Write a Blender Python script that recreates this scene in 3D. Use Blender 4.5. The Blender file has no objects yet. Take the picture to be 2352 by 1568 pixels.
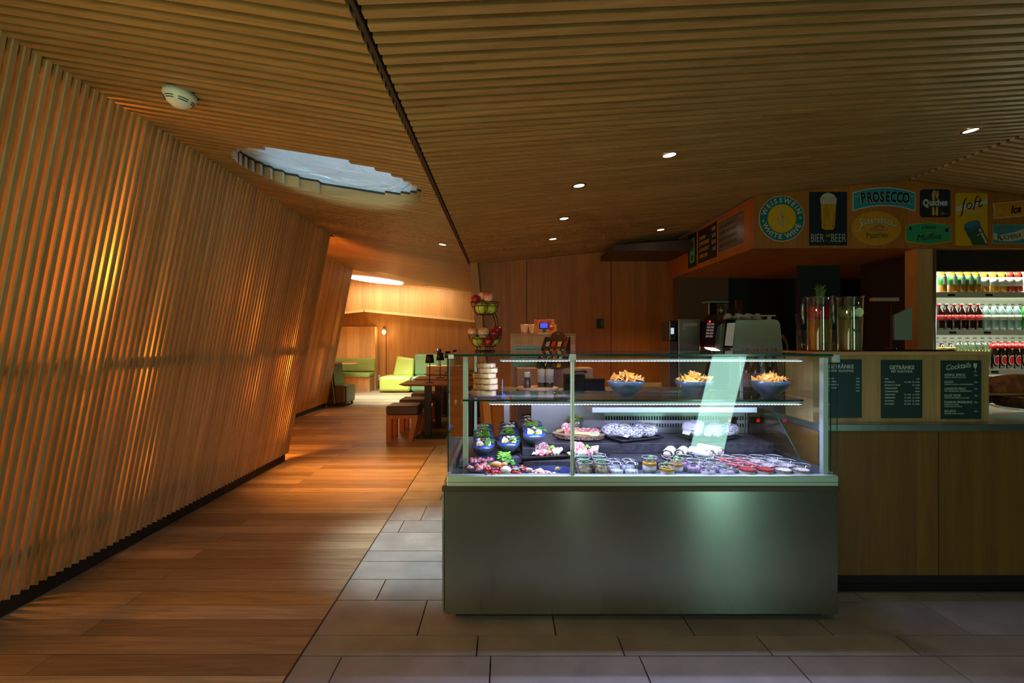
import bpy, math, random
from mathutils import Matrix, Vector, Euler
C = bpy.context.scene.collection
sc = bpy.context.scene
PI = math.pi
# ---------------- camera, world, exposure ----------------
F, H, CX, CY = 1130.0, 1.33, 1157.0, 780.0
cam = bpy.data.cameras.new('camera'); cam.sensor_width = 36; cam.lens = F*36/2352
cam.shift_x = (1176-CX)/2352; cam.shift_y = -(784-CY)/2352; cam.clip_start = 0.02
camo = bpy.data.objects.new('camera', cam); C.objects.link(camo)
camo.location = (0, 0, H); camo.rotation_euler = (PI/2, 0, 0)
sc.camera = camo
w = bpy.data.worlds.new('world'); sc.world = w; w.use_nodes = True
w.node_tree.nodes['Background'].inputs[0].default_value = (0.55, 0.75, 0.8, 1)
w.node_tree.nodes['Background'].inputs[1].default_value = 0.15
sc.view_settings.view_transform = 'Standard'; sc.view_settings.look = 'None'
sc.view_settings.exposure = 0.20; sc.view_settings.gamma = 1
sc.view_settings.use_curve_mapping = False
try:
    sc.cycles.use_denoising = True
    sc.cycles.max_bounces = 6; sc.cycles.diffuse_bounces = 3; sc.cycles.glossy_bounces = 3
    sc.cycles.adaptive_threshold = .12
    sc.cycles.transparent_max_bounces = 20; sc.cycles.transmission_bounces = 6
    sc.cycles.caustics_reflective = False; sc.cycles.caustics_refractive = False
    sc.cycles.sample_clamp_indirect = 4
except Exception: pass

def light(kind, name, loc, power, color, rot=(0,0,0), **kw):
    l = bpy.data.lights.new(name, kind); l.energy = power; l.color = color
    for k, v in kw.items(): setattr(l, k, v)
    o = bpy.data.objects.new(name, l); C.objects.link(o); o.location = loc; o.rotation_euler = rot
    return o
def aim(o, t):
    o.rotation_euler = (Vector(t)-o.location).to_track_quat('-Z', 'Y').to_euler(); return o
WARM = (1.0, .54, .18); NEUT = (1.0, .78, .52); COOL = (.55, .82, 1.0); AMB = (1.0, .32, .04)
# warm lamps behind the slatted screens
for (x, y, z, p) in [(-2.42, 1.95, .75, 16), (-2.38, 2.45, 1.75, 50), (-2.46, 2.9, 1.25, 16), (-2.40, 4.1, 1.55, 18), (-2.40, 4.35, .95, 12), (-2.42, 4.95, 1.15, 75), (-2.50, 5.2, .55, 30), (-2.34, 3.85, 1.8, 9),
                     (-2.50, 3.1, .55, 5), (-3.6, 7.4, 1.9, 80), (-3.8, 8.8, .9, 70), (-3.7, 9.3, 1.6, 60)]:
    light('POINT', 'screen_lamp_light', (x, y, z), p, AMB, shadow_soft_size=.05)
# lamps in the ceiling (fittings are built further down)
DL = [(1537,356,.96,2.85), (1330,426,.50,3.27), (2229,300,2.8,2.95), (1295,501,.51,4.16), (1270,549,.50,5.0), (1518,527,1.62,5.08), (1016,561,-.62,4.98)]
def zc(x):   # ceiling height near the counter
    if x < -.417: return 2.5-.16*(x+1.9)
    if x < 3.31: return 2.263+.1*(x+.417)
    return 2.636-.136*(x-3.31)
DLP = [12, 22, 5, 85, 90, 80, 45]
for (px, py, x, y), p in zip(DL, DLP):
    light('SPOT', 'downlight_beam', (x, y, zc(x)-.02), p, WARM if p > 30 else (1,.62,.30), spot_size=math.radians(95), spot_blend=.9, shadow_soft_size=.03)
light('AREA', 'screen_backlight', (-3.02, 3.3, 1.1), 22, AMB, rot=(0,-PI/2,0), shape='RECTANGLE', size=2.0, size_y=4.4)
# added cool spots: one pools on the floor, one brightens the foil from below
aim(light('SPOT', 'floor_pool_spot', (-.85, 3.15, 2.30), 240, (.70,.90,1.0), spot_size=math.radians(40), spot_blend=.9, shadow_soft_size=.12), (-.5, 3.2, 0))
aim(light('SPOT', 'foil_fill_spot', (-1.15, 2.9, 1.25), 58, (.50,.82,1.0), spot_size=math.radians(46), spot_blend=.4, shadow_soft_size=.05), (-1.12, 3.4, 2.5))
aim(light('SPOT', 'ceiling_fill_spot', (-1.35, .75, .15), 60, (.88,.84,.44), spot_size=math.radians(125), spot_blend=1, shadow_soft_size=.03), (-.1, 1.9, 2.4))  # added spot, stands in for daylight bounced up onto the ceiling
light('SPOT', 'entrance_downlight', (1.35, 1.10, 2.40), 14, (1,.66,.42), spot_size=math.radians(120), spot_blend=.5, shadow_soft_size=.015)
# warm wash of the far room and over the passage
light('AREA', 'far_room_cove', (-2.6, 11.9, 2.55), 26, (1,.76,.42), rot=(math.radians(35),0,0), shape='RECTANGLE', size=2.6, size_y=.3)
aim(light('SPOT', 'far_room_beam', (-2.9, 11.0, 2.6), 800, (.84,.97,.95), spot_size=math.radians(80), spot_blend=.7, shadow_soft_size=.3), (-2.2, 11.6, 0))
aim(light('SPOT', 'passage_beam', (-1.6, 4.6, 2.40), 360, (1,.36,.07), spot_size=math.radians(54), spot_blend=.95, shadow_soft_size=.1), (-1.4, 4.85, 0))
aim(light('SPOT', 'wall_wash', (-2.4, 9.5, 2.5), 50, (1,.70,.36), spot_size=math.radians(100), spot_blend=1, shadow_soft_size=.2), (-2.6, 13.4, 1.0))

# ---------------- geometry helpers ----------------
def P(px, py, Y): return Vector(((px-CX)*Y/F, Y, H-(py-CY)*Y/F))
class MB:
    def __init__(s): s.v = []; s.f = []; s.m = []; s.xf = None; s.sm = []
    def add(s, vs, fs, mi=0, smooth=False):
        b = len(s.v)
        if s.xf is not None: vs = [tuple(s.xf @ Vector(v)) for v in vs]
        s.v += [tuple(v) for v in vs]; s.f += [tuple(i+b for i in f) for f in fs]; s.m += [mi]*len(fs); s.sm += [smooth]*len(fs)
        return s
    def box(s, x0, x1, y0, y1, z0, z1, mi=0):
        return s.hexa([(x0,y0,z0),(x1,y0,z0),(x1,y1,z0),(x0,y1,z0),(x0,y0,z1),(x1,y0,z1),(x1,y1,z1),(x0,y1,z1)], mi)
    def hexa(s, p, mi=0):
        return s.add(p, [(0,3,2,1),(4,5,6,7),(0,1,5,4),(1,2,6,5),(2,3,7,6),(3,0,4,7)], mi)
    def prism(s, poly, a0, a1, ax='z', mi=0, smooth=False):
        n = len(poly)
        def q(p, a): return (p[0],p[1],a) if ax=='z' else ((p[0],a,p[1]) if ax=='y' else (a,p[0],p[1]))
        vs = [q(p,a0) for p in poly]+[q(p,a1) for p in poly]
        fs = [tuple(range(n))[::-1], tuple(range(n,2*n))]
        b = len(s.v); s.add(vs, fs, mi)
        return s.add(vs, [(i,(i+1)%n,(i+1)%n+n,i+n) for i in range(n)], mi, smooth)
    def lathe(s, prof, c=(0,0,0), seg=24, mi=0, sx=1, sy=1, smooth=True, cap=True):
        vs = []; fs = []
        for (r, z) in prof:
            for k in range(seg):
                a = 2*PI*k/seg; vs.append((c[0]+r*sx*math.cos(a), c[1]+r*sy*math.sin(a), c[2]+z))
        for i in range(len(prof)-1):
            for k in range(seg):
                k2 = (k+1)%seg; fs.append((i*seg+k, i*seg+k2, (i+1)*seg+k2, (i+1)*seg+k))
        if cap and prof[0][0] > 1e-5: fs.append(tuple(range(seg))[::-1])
        if cap and prof[-1][0] > 1e-5: fs.append(tuple((len(prof)-1)*seg+k for k in range(seg)))
        return s.add(vs, fs, mi, smooth)
    def shell(s, prof, c=(0,0,0), seg=24, mi=0, sx=1, sy=1, t=.003):
        """open vessel: outside profile then inside back down"""
        inn = [(max(r-t, .0005), z+(t if i == 0 else 0)) for i, (r, z) in enumerate(prof)][::-1]
        return s.lathe(list(prof)+inn, c, seg, mi, sx, sy)
    def tube(s, pts, r, seg=8, mi=0, closed=False):
        pts = [Vector(p) for p in pts]; n = len(pts); vs = []; fs = []
        up = None
        for i, p in enumerate(pts):
            a = pts[(i-1)%n] if (closed or i) else pts[0]; b = pts[(i+1)%n] if (closed or i < n-1) else pts[-1]
            t = (b-a); t = t.normalized() if t.length > 1e-9 else Vector((0,0,1))
            if up is None: up = Vector((0,0,1)) if abs(t.z) < .9 else Vector((0,1,0))
            u = t.cross(up)
            if u.length < 1e-4: u = t.cross(Vector((1,0,0)))
            u.normalize(); v = u.cross(t).normalized(); up = v
            rr = r[i] if isinstance(r, (list, tuple)) else r
            for k in range(seg):
                a2 = 2*PI*k/seg; vs.append(tuple(p+u*rr*math.cos(a2)+v*rr*math.sin(a2)))
        m = n if closed else n-1
        for i in range(m):
            j = (i+1)%n
            for k in range(seg):
                k2 = (k+1)%seg; fs.append((i*seg+k, i*seg+k2, j*seg+k2, j*seg+k))
        if not closed: fs += [tuple(range(seg))[::-1], tuple((n-1)*seg+k for k in range(seg))]
        return s.add(vs, fs, mi, True)
    def ell(s, c, rx, ry=None, rz=None, seg=12, rings=8, mi=0, jit=0, rot=None, seed=0):
        ry = rx if ry is None else ry; rz = rx if rz is None else rz
        rd = random.Random(seed+int(abs(c[0])*7919+abs(c[1])*104729+abs(c[2])*1299))
        vs = [(0,0,-1)]; fs = []
        for i in range(1, rings):
            th = PI*i/rings
            for k in range(seg):
                a = 2*PI*k/seg; j = 1+rd.uniform(-jit, jit)
                vs.append((math.sin(th)*math.cos(a)*j, math.sin(th)*math.sin(a)*j, -math.cos(th)*j))
        vs.append((0,0,1)); L = len(vs)-1
        for k in range(seg):
            k2 = (k+1)%seg; fs.append((0, 1+k2, 1+k)); fs.append((L, L-seg+k, L-seg+k2))
        for i in range(rings-2):
            for k in range(seg):
                k2 = (k+1)%seg; fs.append((1+i*seg+k, 1+i*seg+k2, 1+(i+1)*seg+k2, 1+(i+1)*seg+k))
        R = Euler(rot).to_matrix() if rot else Matrix.Identity(3)
        vs = [tuple(R @ Vector((v[0]*rx, v[1]*ry, v[2]*rz))+Vector(c)) for v in vs]
        return s.add(vs, fs, mi, True)
    def tri(s, pts, t=.0015, mi=0):
        """thin plate from a polygon in space"""
        pts = [Vector(p) for p in pts]; n = (pts[1]-pts[0]).cross(pts[2]-pts[0]).normalized()*t
        k = len(pts); vs = [tuple(p) for p in pts]+[tuple(p+n) for p in pts]
        return s.add(vs, [tuple(range(k))[::-1], tuple(range(k,2*k))]+[(i,(i+1)%k,(i+1)%k+k,i+k) for i in range(k)], mi)
    def build(s, name, mats, parent=None, loc=None, bev=0, seg=2, rot=None):
        me = bpy.data.meshes.new(name); vs = s.v
        me.from_pydata(vs, [], s.f)
        if not isinstance(mats, (list, tuple)): mats = [mats]
        for m in mats: me.materials.append(m)
        me.polygons.foreach_set('material_index', s.m); me.polygons.foreach_set('use_smooth', s.sm)
        me.update()
        o = bpy.data.objects.new(name, me); C.objects.link(o)
        if parent is not None: o.parent = parent
        if loc is not None: o.location = loc
        if rot is not None: o.rotation_euler = rot
        if bev:
            b = o.modifiers.new('bevel', 'BEVEL'); b.width = bev; b.segments = seg; b.limit_method = 'ANGLE'; b.angle_limit = math.radians(40)
        return o
def tag(o, label, cat=None, group=None, kind=None):
    if label: o['label'] = label
    if cat: o['category'] = cat
    if group: o['group'] = group
    if kind: o['kind'] = kind
    return o
def thing(name, label, cat, loc=(0,0,0), rz=0, group=None, rot=None):
    o = bpy.data.objects.new(name, None); o.empty_display_size = .05; C.objects.link(o)
    o.location = loc; o.rotation_euler = rot if rot else (0,0,rz)
    return tag(o, label, cat, group)
def struct(o, label=None): return tag(o, label, None, None, 'structure')
def dup(root, loc, label=None, rz=None, group=None, scale=None, rot=None):
    r = root.copy(); C.objects.link(r); r.location = loc
    if rz is not None: r.rotation_euler = (0,0,rz)
    if rot is not None: r.rotation_euler = rot
    if scale: r.scale = (scale,)*3 if not isinstance(scale, tuple) else scale
    if label: r['label'] = label
    if group: r['group'] = group
    def kids(a, b):
        for ch in list(a.children):
            c = ch.copy(); C.objects.link(c); c.parent = b; kids(ch, c)
    kids(root, r)
    return r
ORD = ['first','second','third','fourth','fifth','sixth','seventh','eighth','ninth','tenth','eleventh','twelfth','thirteenth','fourteenth']
# ---------------- materials ----------------
MC = {}
def nt(name):
    m = bpy.data.materials.new(name); m.use_nodes = True
    n = m.node_tree.nodes; return m, n, m.node_tree.links, n['Principled BSDF']
def setp(b, **k):
    for a, v in k.items():
        for nm in ([a] if a in b.inputs else []): b.inputs[nm].default_value = v
def mat(name, col, rough=.5, metal=0, var=.0, scale=8, emit=None, es=0, bump=0, coat=0, spec=None, sss=0, bscale=None, stretch=(1,1,1)):
    if name in MC: return MC[name]
    m, n, l, b = nt(name)
    c = (*col, 1)
    b.inputs['Base Color'].default_value = c; b.inputs['Roughness'].default_value = rough; b.inputs['Metallic'].default_value = metal
    if coat: b.inputs['Coat Weight'].default_value = coat
    if spec is not None: b.inputs['Specular IOR Level'].default_value = spec
    if emit: b.inputs['Emission Color'].default_value = (*emit, 1); b.inputs['Emission Strength'].default_value = es
    if var or bump:
        tc = n.new('ShaderNodeTexCoord'); mp = n.new('ShaderNodeMapping'); mp.inputs['Scale'].default_value = stretch
        l.new(tc.outputs['Object'], mp.inputs[0])
        nz = n.new('ShaderNodeTexNoise'); nz.inputs['Scale'].default_value = scale; nz.inputs['Detail'].default_value = 5
        l.new(mp.outputs[0], nz.inputs['Vector'])
    if var:
        mx = n.new('ShaderNodeMix'); mx.data_type = 'RGBA'
        mx.inputs[6].default_value = (*[max(0,x*(1-var)) for x in col], 1); mx.inputs[7].default_value = (*[min(1,x*(1+var)) for x in col], 1)
        rp = n.new('ShaderNodeMapRange'); rp.inputs[1].default_value = .3; rp.inputs[2].default_value = .7
        l.new(nz.outputs[0], rp.inputs[0]); l.new(rp.outputs[0], mx.inputs[0]); l.new(mx.outputs[2], b.inputs['Base Color'])
    if bump:
        bp = n.new('ShaderNodeBump'); bp.inputs['Strength'].default_value = bump; bp.inputs['Distance'].default_value = .01
        src = nz
        if bscale:
            src = n.new('ShaderNodeTexNoise'); src.inputs['Scale'].default_value = bscale; l.new(mp.outputs[0], src.inputs['Vector'])
        l.new(src.outputs[0], bp.inputs['Height']); l.new(bp.outputs[0], b.inputs['Normal'])
    MC[name] = m; return m
def two(name, c1, c2, scale=40, rough=.4, thr=(.45,.55), bump=0, c3=None, detail=2, kind='noise', stretch=(1,1,1), metal=0):
    """two-tone speckled material"""
    if name in MC: return MC[name]
    m, n, l, b = nt(name); tc = n.new('ShaderNodeTexCoord'); mp = n.new('ShaderNodeMapping'); mp.inputs['Scale'].default_value = stretch
    l.new(tc.outputs['Object'], mp.inputs[0])
    if kind == 'noise':
        nz = n.new('ShaderNodeTexNoise'); nz.inputs['Detail'].default_value = detail; out = 0
    else:
        nz = n.new('ShaderNodeTexVoronoi'); out = 0
    nz.inputs['Scale'].default_value = scale; l.new(mp.outputs[0], nz.inputs['Vector'])
    cr = n.new('ShaderNodeValToRGB'); e = cr.color_ramp.elements
    e[0].position = thr[0]; e[0].color = (*c1,1); e[1].position = thr[1]; e[1].color = (*c2,1)
    if c3: k = e.new(min(.99, thr[1]+.12)); k.color = (*c3,1)
    l.new(nz.outputs[out], cr.inputs[0]); l.new(cr.outputs[0], b.inputs['Base Color']); b.inputs['Roughness'].default_value = rough
    b.inputs['Metallic'].default_value = metal
    if bump:
        bp = n.new('ShaderNodeBump'); bp.inputs['Strength'].default_value = bump; bp.inputs['Distance'].default_value = .005
        l.new(nz.outputs[out], bp.inputs['Height']); l.new(bp.outputs[0], b.inputs['Normal'])
    MC[name] = m; return m
def wood(name, c1, c2, grain='z', across='x', panel=0, rough=.45, fine=60, tone=.18, knots=False, coat=0, off=0):
    """oak veneer: stretched grain plus a tone of its own for every board (panel = board width along 'across')"""
    if name in MC: return MC[name]
    m, n, l, b = nt(name); tc = n.new('ShaderNodeTexCoord')
    mp = n.new('ShaderNodeMapping'); s = {'x':(.05,1,1),'y':(1,.05,1),'z':(1,1,.05)}[grain]
    mp.inputs['Scale'].default_value = s; l.new(tc.outputs['Object'], mp.inputs[0])
    vec = mp.outputs[0]
    sep = n.new('ShaderNodeSeparateXYZ'); l.new(tc.outputs['Object'], sep.inputs[0])
    if panel:
        dv = n.new('ShaderNodeMath'); dv.operation = 'DIVIDE'; dv.inputs[1].default_value = panel
        l.new(sep.outputs['xyz'.index(across)], dv.inputs[0])
        ad = n.new('ShaderNodeMath'); ad.operation = 'ADD'; ad.inputs[1].default_value = off; l.new(dv.outputs[0], ad.inputs[0])
        fl = n.new('ShaderNodeMath'); fl.operation = 'FLOOR'; l.new(ad.outputs[0], fl.inputs[0])
        wn = n.new('ShaderNodeTexWhiteNoise'); wn.noise_dimensions = '1D'; l.new(fl.outputs[0], wn.inputs['W'])
        cmb = n.new('ShaderNodeVectorMath'); cmb.operation = 'ADD'; l.new(mp.outputs[0], cmb.inputs[0])
        sc3 = n.new('ShaderNodeVectorMath'); sc3.operation = 'SCALE'; sc3.inputs['Scale'].default_value = 7; l.new(wn.outputs['Color'], sc3.inputs[0])
        l.new(sc3.outputs[0], cmb.inputs[1]); vec = cmb.outputs[0]
    nz = n.new('ShaderNodeTexNoise'); nz.inputs['Scale'].default_value = fine; nz.inputs['Detail'].default_value = 6; nz.inputs['Roughness'].default_value = .65
    l.new(vec, nz.inputs['Vector'])
    n2 = n.new('ShaderNodeTexNoise'); n2.inputs['Scale'].default_value = fine/8; n2.inputs['Detail'].default_value = 3; n2.inputs['Distortion'].default_value = 1.2
    l.new(vec, n2.inputs['Vector'])
    av = n.new('ShaderNodeMath'); av.operation = 'ADD'; l.new(nz.outputs[0], av.inputs[0]); l.new(n2.outputs[0], av.inputs[1])
    rp = n.new('ShaderNodeMapRange'); rp.inputs[1].default_value = .75; rp.inputs[2].default_value = 1.25; l.new(av.outputs[0], rp.inputs[0])
    mx = n.new('ShaderNodeMix'); mx.data_type = 'RGBA'; mx.inputs[6].default_value = (*c1,1); mx.inputs[7].default_value = (*c2,1)
    l.new(rp.outputs[0], mx.inputs[0]); col = mx.outputs[2]
    if panel:
        hs = n.new('ShaderNodeHueSaturation'); vr = n.new('ShaderNodeMapRange')
        vr.inputs[3].default_value = 1-tone; vr.inputs[4].default_value = 1+tone
        l.new(wn.outputs['Value'], vr.inputs[0]); l.new(vr.outputs[0], hs.inputs['Value']); l.new(col, hs.inputs['Color']); col = hs.outputs[0]
    if knots:
        vo = n.new('ShaderNodeTexNoise'); vo.inputs['Scale'].default_value = 2.6; vo.inputs['Detail'].default_value = 1
        mk = n.new('ShaderNodeMapping'); mk.inputs['Scale'].default_value = {'x':(.3,1,1),'y':(1,.3,1),'z':(1,1,.3)}[grain]
        l.new(tc.outputs['Object'], mk.inputs[0]); l.new(mk.outputs[0], vo.inputs['Vector'])
        kr = n.new('ShaderNodeMapRange'); kr.inputs[1].default_value = .76; kr.inputs[2].default_value = .80; l.new(vo.outputs[0], kr.inputs[0])
        m2 = n.new('ShaderNodeMix'); m2.data_type = 'RGBA'; m2.inputs[7].default_value = (.16,.05,.015,1)
        l.new(kr.outputs[0], m2.inputs[0]); l.new(col, m2.inputs[6]); col = m2.outputs[2]
    l.new(col, b.inputs['Base Color']); b.inputs['Roughness'].default_value = rough
    if coat: b.inputs['Coat Weight'].default_value = coat
    bp = n.new('ShaderNodeBump'); bp.inputs['Strength'].default_value = .12; bp.inputs['Distance'].default_value = .002
    l.new(nz.outputs[0], bp.inputs['Height']); l.new(bp.outputs[0], b.inputs['Normal'])
    MC[name] = m; return m
def glass(name, tint=(.93,.97,.95), refl=1.0, rough=.0):
    """thin pane: clear transmission plus Fresnel mirror"""
    if name in MC: return MC[name]
    m, n, l, b = nt(name); n.remove(b); out = n['Material Output']
    tr = n.new('ShaderNodeBsdfTransparent'); tr.inputs[0].default_value = (*tint,1)
    gl = n.new('ShaderNodeBsdfGlossy'); gl.inputs['Roughness'].default_value = rough; gl.inputs[0].default_value = (1,1,1,1)
    lw = n.new('ShaderNodeLayerWeight'); lw.inputs[0].default_value = .5
    pw = n.new('ShaderNodeMath'); pw.operation = 'POWER'; pw.inputs[1].default_value = 4.5; l.new(lw.outputs['Facing'], pw.inputs[0])
    mu = n.new('ShaderNodeMath'); mu.operation = 'MULTIPLY_ADD'; mu.inputs[1].default_value = .8; mu.inputs[2].default_value = .038*refl; l.new(pw.outputs[0], mu.inputs[0])
    mx = n.new('ShaderNodeMixShader'); l.new(mu.outputs[0], mx.inputs[0]); l.new(tr.outputs[0], mx.inputs[1]); l.new(gl.outputs[0], mx.inputs[2])
    l.new(mx.outputs[0], out.inputs[0]); MC[name] = m; return m
def steel(name, col=(.55,.57,.53), rough=.28, axis=(.02,.02,1), bump=.5, fine=300):
    if name in MC: return MC[name]
    m, n, l, b = nt(name); b.inputs['Base Color'].default_value = (*col,1); b.inputs['Metallic'].default_value = 1
    tc = n.new('ShaderNodeTexCoord'); mp = n.new('ShaderNodeMapping'); mp.inputs['Scale'].default_value = axis; l.new(tc.outputs['Object'], mp.inputs[0])
    nz = n.new('ShaderNodeTexNoise'); nz.inputs['Scale'].default_value = fine; nz.inputs['Detail'].default_value = 3; l.new(mp.outputs[0], nz.inputs['Vector'])
    mr = n.new('ShaderNodeMapRange'); mr.inputs[3].default_value = rough*.8; mr.inputs[4].default_value = rough*1.25; l.new(nz.outputs[0], mr.inputs[0]); l.new(mr.outputs[0], b.inputs['Roughness'])
    n3 = n.new('ShaderNodeTexNoise'); n3.inputs['Scale'].default_value = 3; n3.inputs['Detail'].default_value = 4; l.new(tc.outputs['Object'], n3.inputs['Vector'])
    hs = n.new('ShaderNodeHueSaturation'); hs.inputs['Color'].default_value = (*col,1)
    m4 = n.new('ShaderNodeMapRange'); m4.inputs[3].default_value = .8; m4.inputs[4].default_value = 1.15; l.new(n3.outputs[0], m4.inputs[0]); l.new(m4.outputs[0], hs.inputs['Value']); l.new(hs.outputs[0], b.inputs['Base Color'])
    MC[name] = m; return m
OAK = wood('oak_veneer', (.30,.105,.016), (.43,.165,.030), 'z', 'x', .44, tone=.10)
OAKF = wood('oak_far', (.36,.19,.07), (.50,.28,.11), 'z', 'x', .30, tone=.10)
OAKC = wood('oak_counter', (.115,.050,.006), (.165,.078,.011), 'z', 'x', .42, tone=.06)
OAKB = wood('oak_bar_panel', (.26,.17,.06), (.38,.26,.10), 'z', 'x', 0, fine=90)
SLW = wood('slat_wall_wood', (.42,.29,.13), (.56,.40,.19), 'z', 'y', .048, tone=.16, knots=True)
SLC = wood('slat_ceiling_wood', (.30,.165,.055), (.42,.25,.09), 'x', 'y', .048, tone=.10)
SLE = wood('slat_sawn_end', (.52,.40,.32), (.64,.52,.44), 'x', 'y', 0)
DARK = mat('matt_black', (.012,.012,.013), .6)
BLK = mat('black_plastic', (.018,.018,.02), .35)
BLKG = mat('black_gloss', (.01,.01,.012), .12, coat=.5)
STL = steel('brushed_steel')
STL2 = steel('satin_steel', (.6,.62,.62), .35)
CHR = mat('chrome', (.8,.8,.8), .08, 1)
WHT = mat('white_plastic', (.72,.76,.70), .4)
WHTT = mat('white_print', (.62,.62,.58), .6)
GLS = glass('clear_glass', (.955,.985,.97))
GLT = glass('vessel_glass', (.95,.97,.97), 1.3)
GEDGE = mat('glass_edge', (.003,.055,.050), .15, coat=.4)
# ---------------- the setting ----------------
# wooden floor
m, n, l, b = nt('plank_floor')
tc = n.new('ShaderNodeTexCoord'); br = n.new('ShaderNodeTexBrick'); br.inputs['Scale'].default_value = 1
br.inputs['Brick Width'].default_value = 1.9; br.inputs['Row Height'].default_value = .13; br.inputs['Mortar Size'].default_value = .0018
br.inputs['Mortar Smooth'].default_value = .2; br.inputs['Bias'].default_value = -.1; br.offset = .37
br.inputs['Color1'].default_value = (.235,.165,.088,1); br.inputs['Color2'].default_value = (.46,.365,.235,1); br.inputs['Mortar'].default_value = (.05,.028,.015,1)
l.new(tc.outputs['Object'], br.inputs['Vector'])
sx = n.new('ShaderNodeSeparateXYZ'); l.new(tc.outputs['Object'], sx.inputs[0])
dv = n.new('ShaderNodeMath'); dv.operation = 'DIVIDE'; dv.inputs[1].default_value = .13; l.new(sx.outputs[1], dv.inputs[0])
fl = n.new('ShaderNodeMath'); fl.operation = 'FLOOR'; l.new(dv.outputs[0], fl.inputs[0])
wn = n.new('ShaderNodeTexWhiteNoise'); wn.noise_dimensions = '1D'; l.new(fl.outputs[0], wn.inputs['W'])
s3 = n.new('ShaderNodeVectorMath'); s3.operation = 'SCALE'; s3.inputs['Scale'].default_value = 9; l.new(wn.outputs['Color'], s3.inputs[0])
mp = n.new('ShaderNodeMapping'); mp.inputs['Scale'].default_value = (.07,1,1); l.new(tc.outputs['Object'], mp.inputs[0])
ad = n.new('ShaderNodeVectorMath'); l.new(mp.outputs[0], ad.inputs[0]); l.new(s3.outputs[0], ad.inputs[1])
nz = n.new('ShaderNodeTexNoise'); nz.inputs['Scale'].default_value = 26; nz.inputs['Detail'].default_value = 8; nz.inputs['Roughness'].default_value = .65; nz.inputs['Distortion'].default_value = 1.5
l.new(ad.outputs[0], nz.inputs['Vector'])
mr = n.new('ShaderNodeMapRange'); mr.inputs[1].default_value = .3; mr.inputs[2].default_value = .7; mr.inputs[3].default_value = .62; mr.inputs[4].default_value = 1.3; l.new(nz.outputs[0], mr.inputs[0])
hs = n.new('ShaderNodeHueSaturation'); l.new(br.outputs[0], hs.inputs['Color']); l.new(mr.outputs[0], hs.inputs['Value']); l.new(hs.outputs[0], b.inputs['Base Color'])
b.inputs['Roughness'].default_value = .42
bp = n.new('ShaderNodeBump'); bp.inputs['Strength'].default_value = .25; bp.inputs['Distance'].default_value = .003; l.new(nz.outputs[0], bp.inputs['Height']); l.new(bp.outputs[0], b.inputs['Normal'])
PLANK = m
m, n, l, b = nt('stone_tile')
tc = n.new('ShaderNodeTexCoord'); nz = n.new('ShaderNodeTexNoise'); nz.inputs['Scale'].default_value = 5; nz.inputs['Detail'].default_value = 9; l.new(tc.outputs['Object'], nz.inputs['Vector'])
cr = n.new('ShaderNodeValToRGB'); e = cr.color_ramp.elements; e[0].position = .3; e[0].color = (.22,.205,.185,1); e[1].position = .7; e[1].color = (.33,.31,.28,1)
l.new(nz.outputs[0], cr.inputs[0])
oi = n.new('ShaderNodeAttribute'); oi.attribute_name = 'tone'
hs = n.new('ShaderNodeHueSaturation'); l.new(cr.outputs[0], hs.inputs['Color']); l.new(oi.outputs['Fac'], hs.inputs['Value']); l.new(hs.outputs[0], b.inputs['Base Color']); b.inputs['Roughness'].default_value = .55
n2 = n.new('ShaderNodeTexNoise'); n2.inputs['Scale'].default_value = 60; l.new(tc.outputs['Object'], n2.inputs['Vector'])
bp = n.new('ShaderNodeBump'); bp.inputs['Strength'].default_value = .2; bp.inputs['Distance'].default_value = .003; l.new(n2.outputs[0], bp.inputs['Height']); l.new(bp.outputs[0], b.inputs['Normal'])
STONE = m
BX = -.856
f1 = MB(); f1.box(-6.5, BX, -1.4, 14.5, -.05, 0); f1.box(BX, 3, 6.2, 14.5, -.05, 0)
struct(f1.build('floor', PLANK))
f2 = MB(); tones = []
def tile(x0, x1, y0, y1):
    g = .003; f2.box(x0+g, x1-g, y0+g, y1-g, -.03, 0); tones.append(random.uniform(.86, 1.12))
random.seed(11)
rows = [-1.40,-1.10,-.88,-.66,-.51,-.21,.01,.23,.38,.68,.90,1.12,1.27,1.57,1.77,2.070,2.215,2.513,2.733,2.953,3.10,3.40,3.62,3.935,4.087,4.31,4.61,4.84,5.147,5.37,5.69,5.92,6.2]
offs = {15:-1.02, 14:-.65, 16:-.27+.0}
for i in range(len(rows)-1):
    y0, y1 = rows[i], rows[i+1]
    L = .625; o = {14:.17, 15:.11, 16:.46}.get(i, random.uniform(0, .6))
    x = BX; nx = BX+.006+o
    if nx-x < .12: nx += L
    while x < 6:
        tile(x, min(nx, 6), y0, y1); x = nx; nx = x+L
fo = f2.build('floor', [STONE]); struct(fo)
at = fo.data.attributes.new('tone', 'FLOAT', 'FACE'); at.data.foreach_set('value', [t for t in tones for _ in range(6)])
struct(MB().box(BX, 6, -1.4, 6.2, -.06, -.0301).build('floor', DARK))
struct(MB().box(BX-.004, BX+.004, -1.4, 6.2, -.02, .0015).build('trim_1', mat('floor_joint', (.05,.05,.05), .4, .6)))
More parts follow.
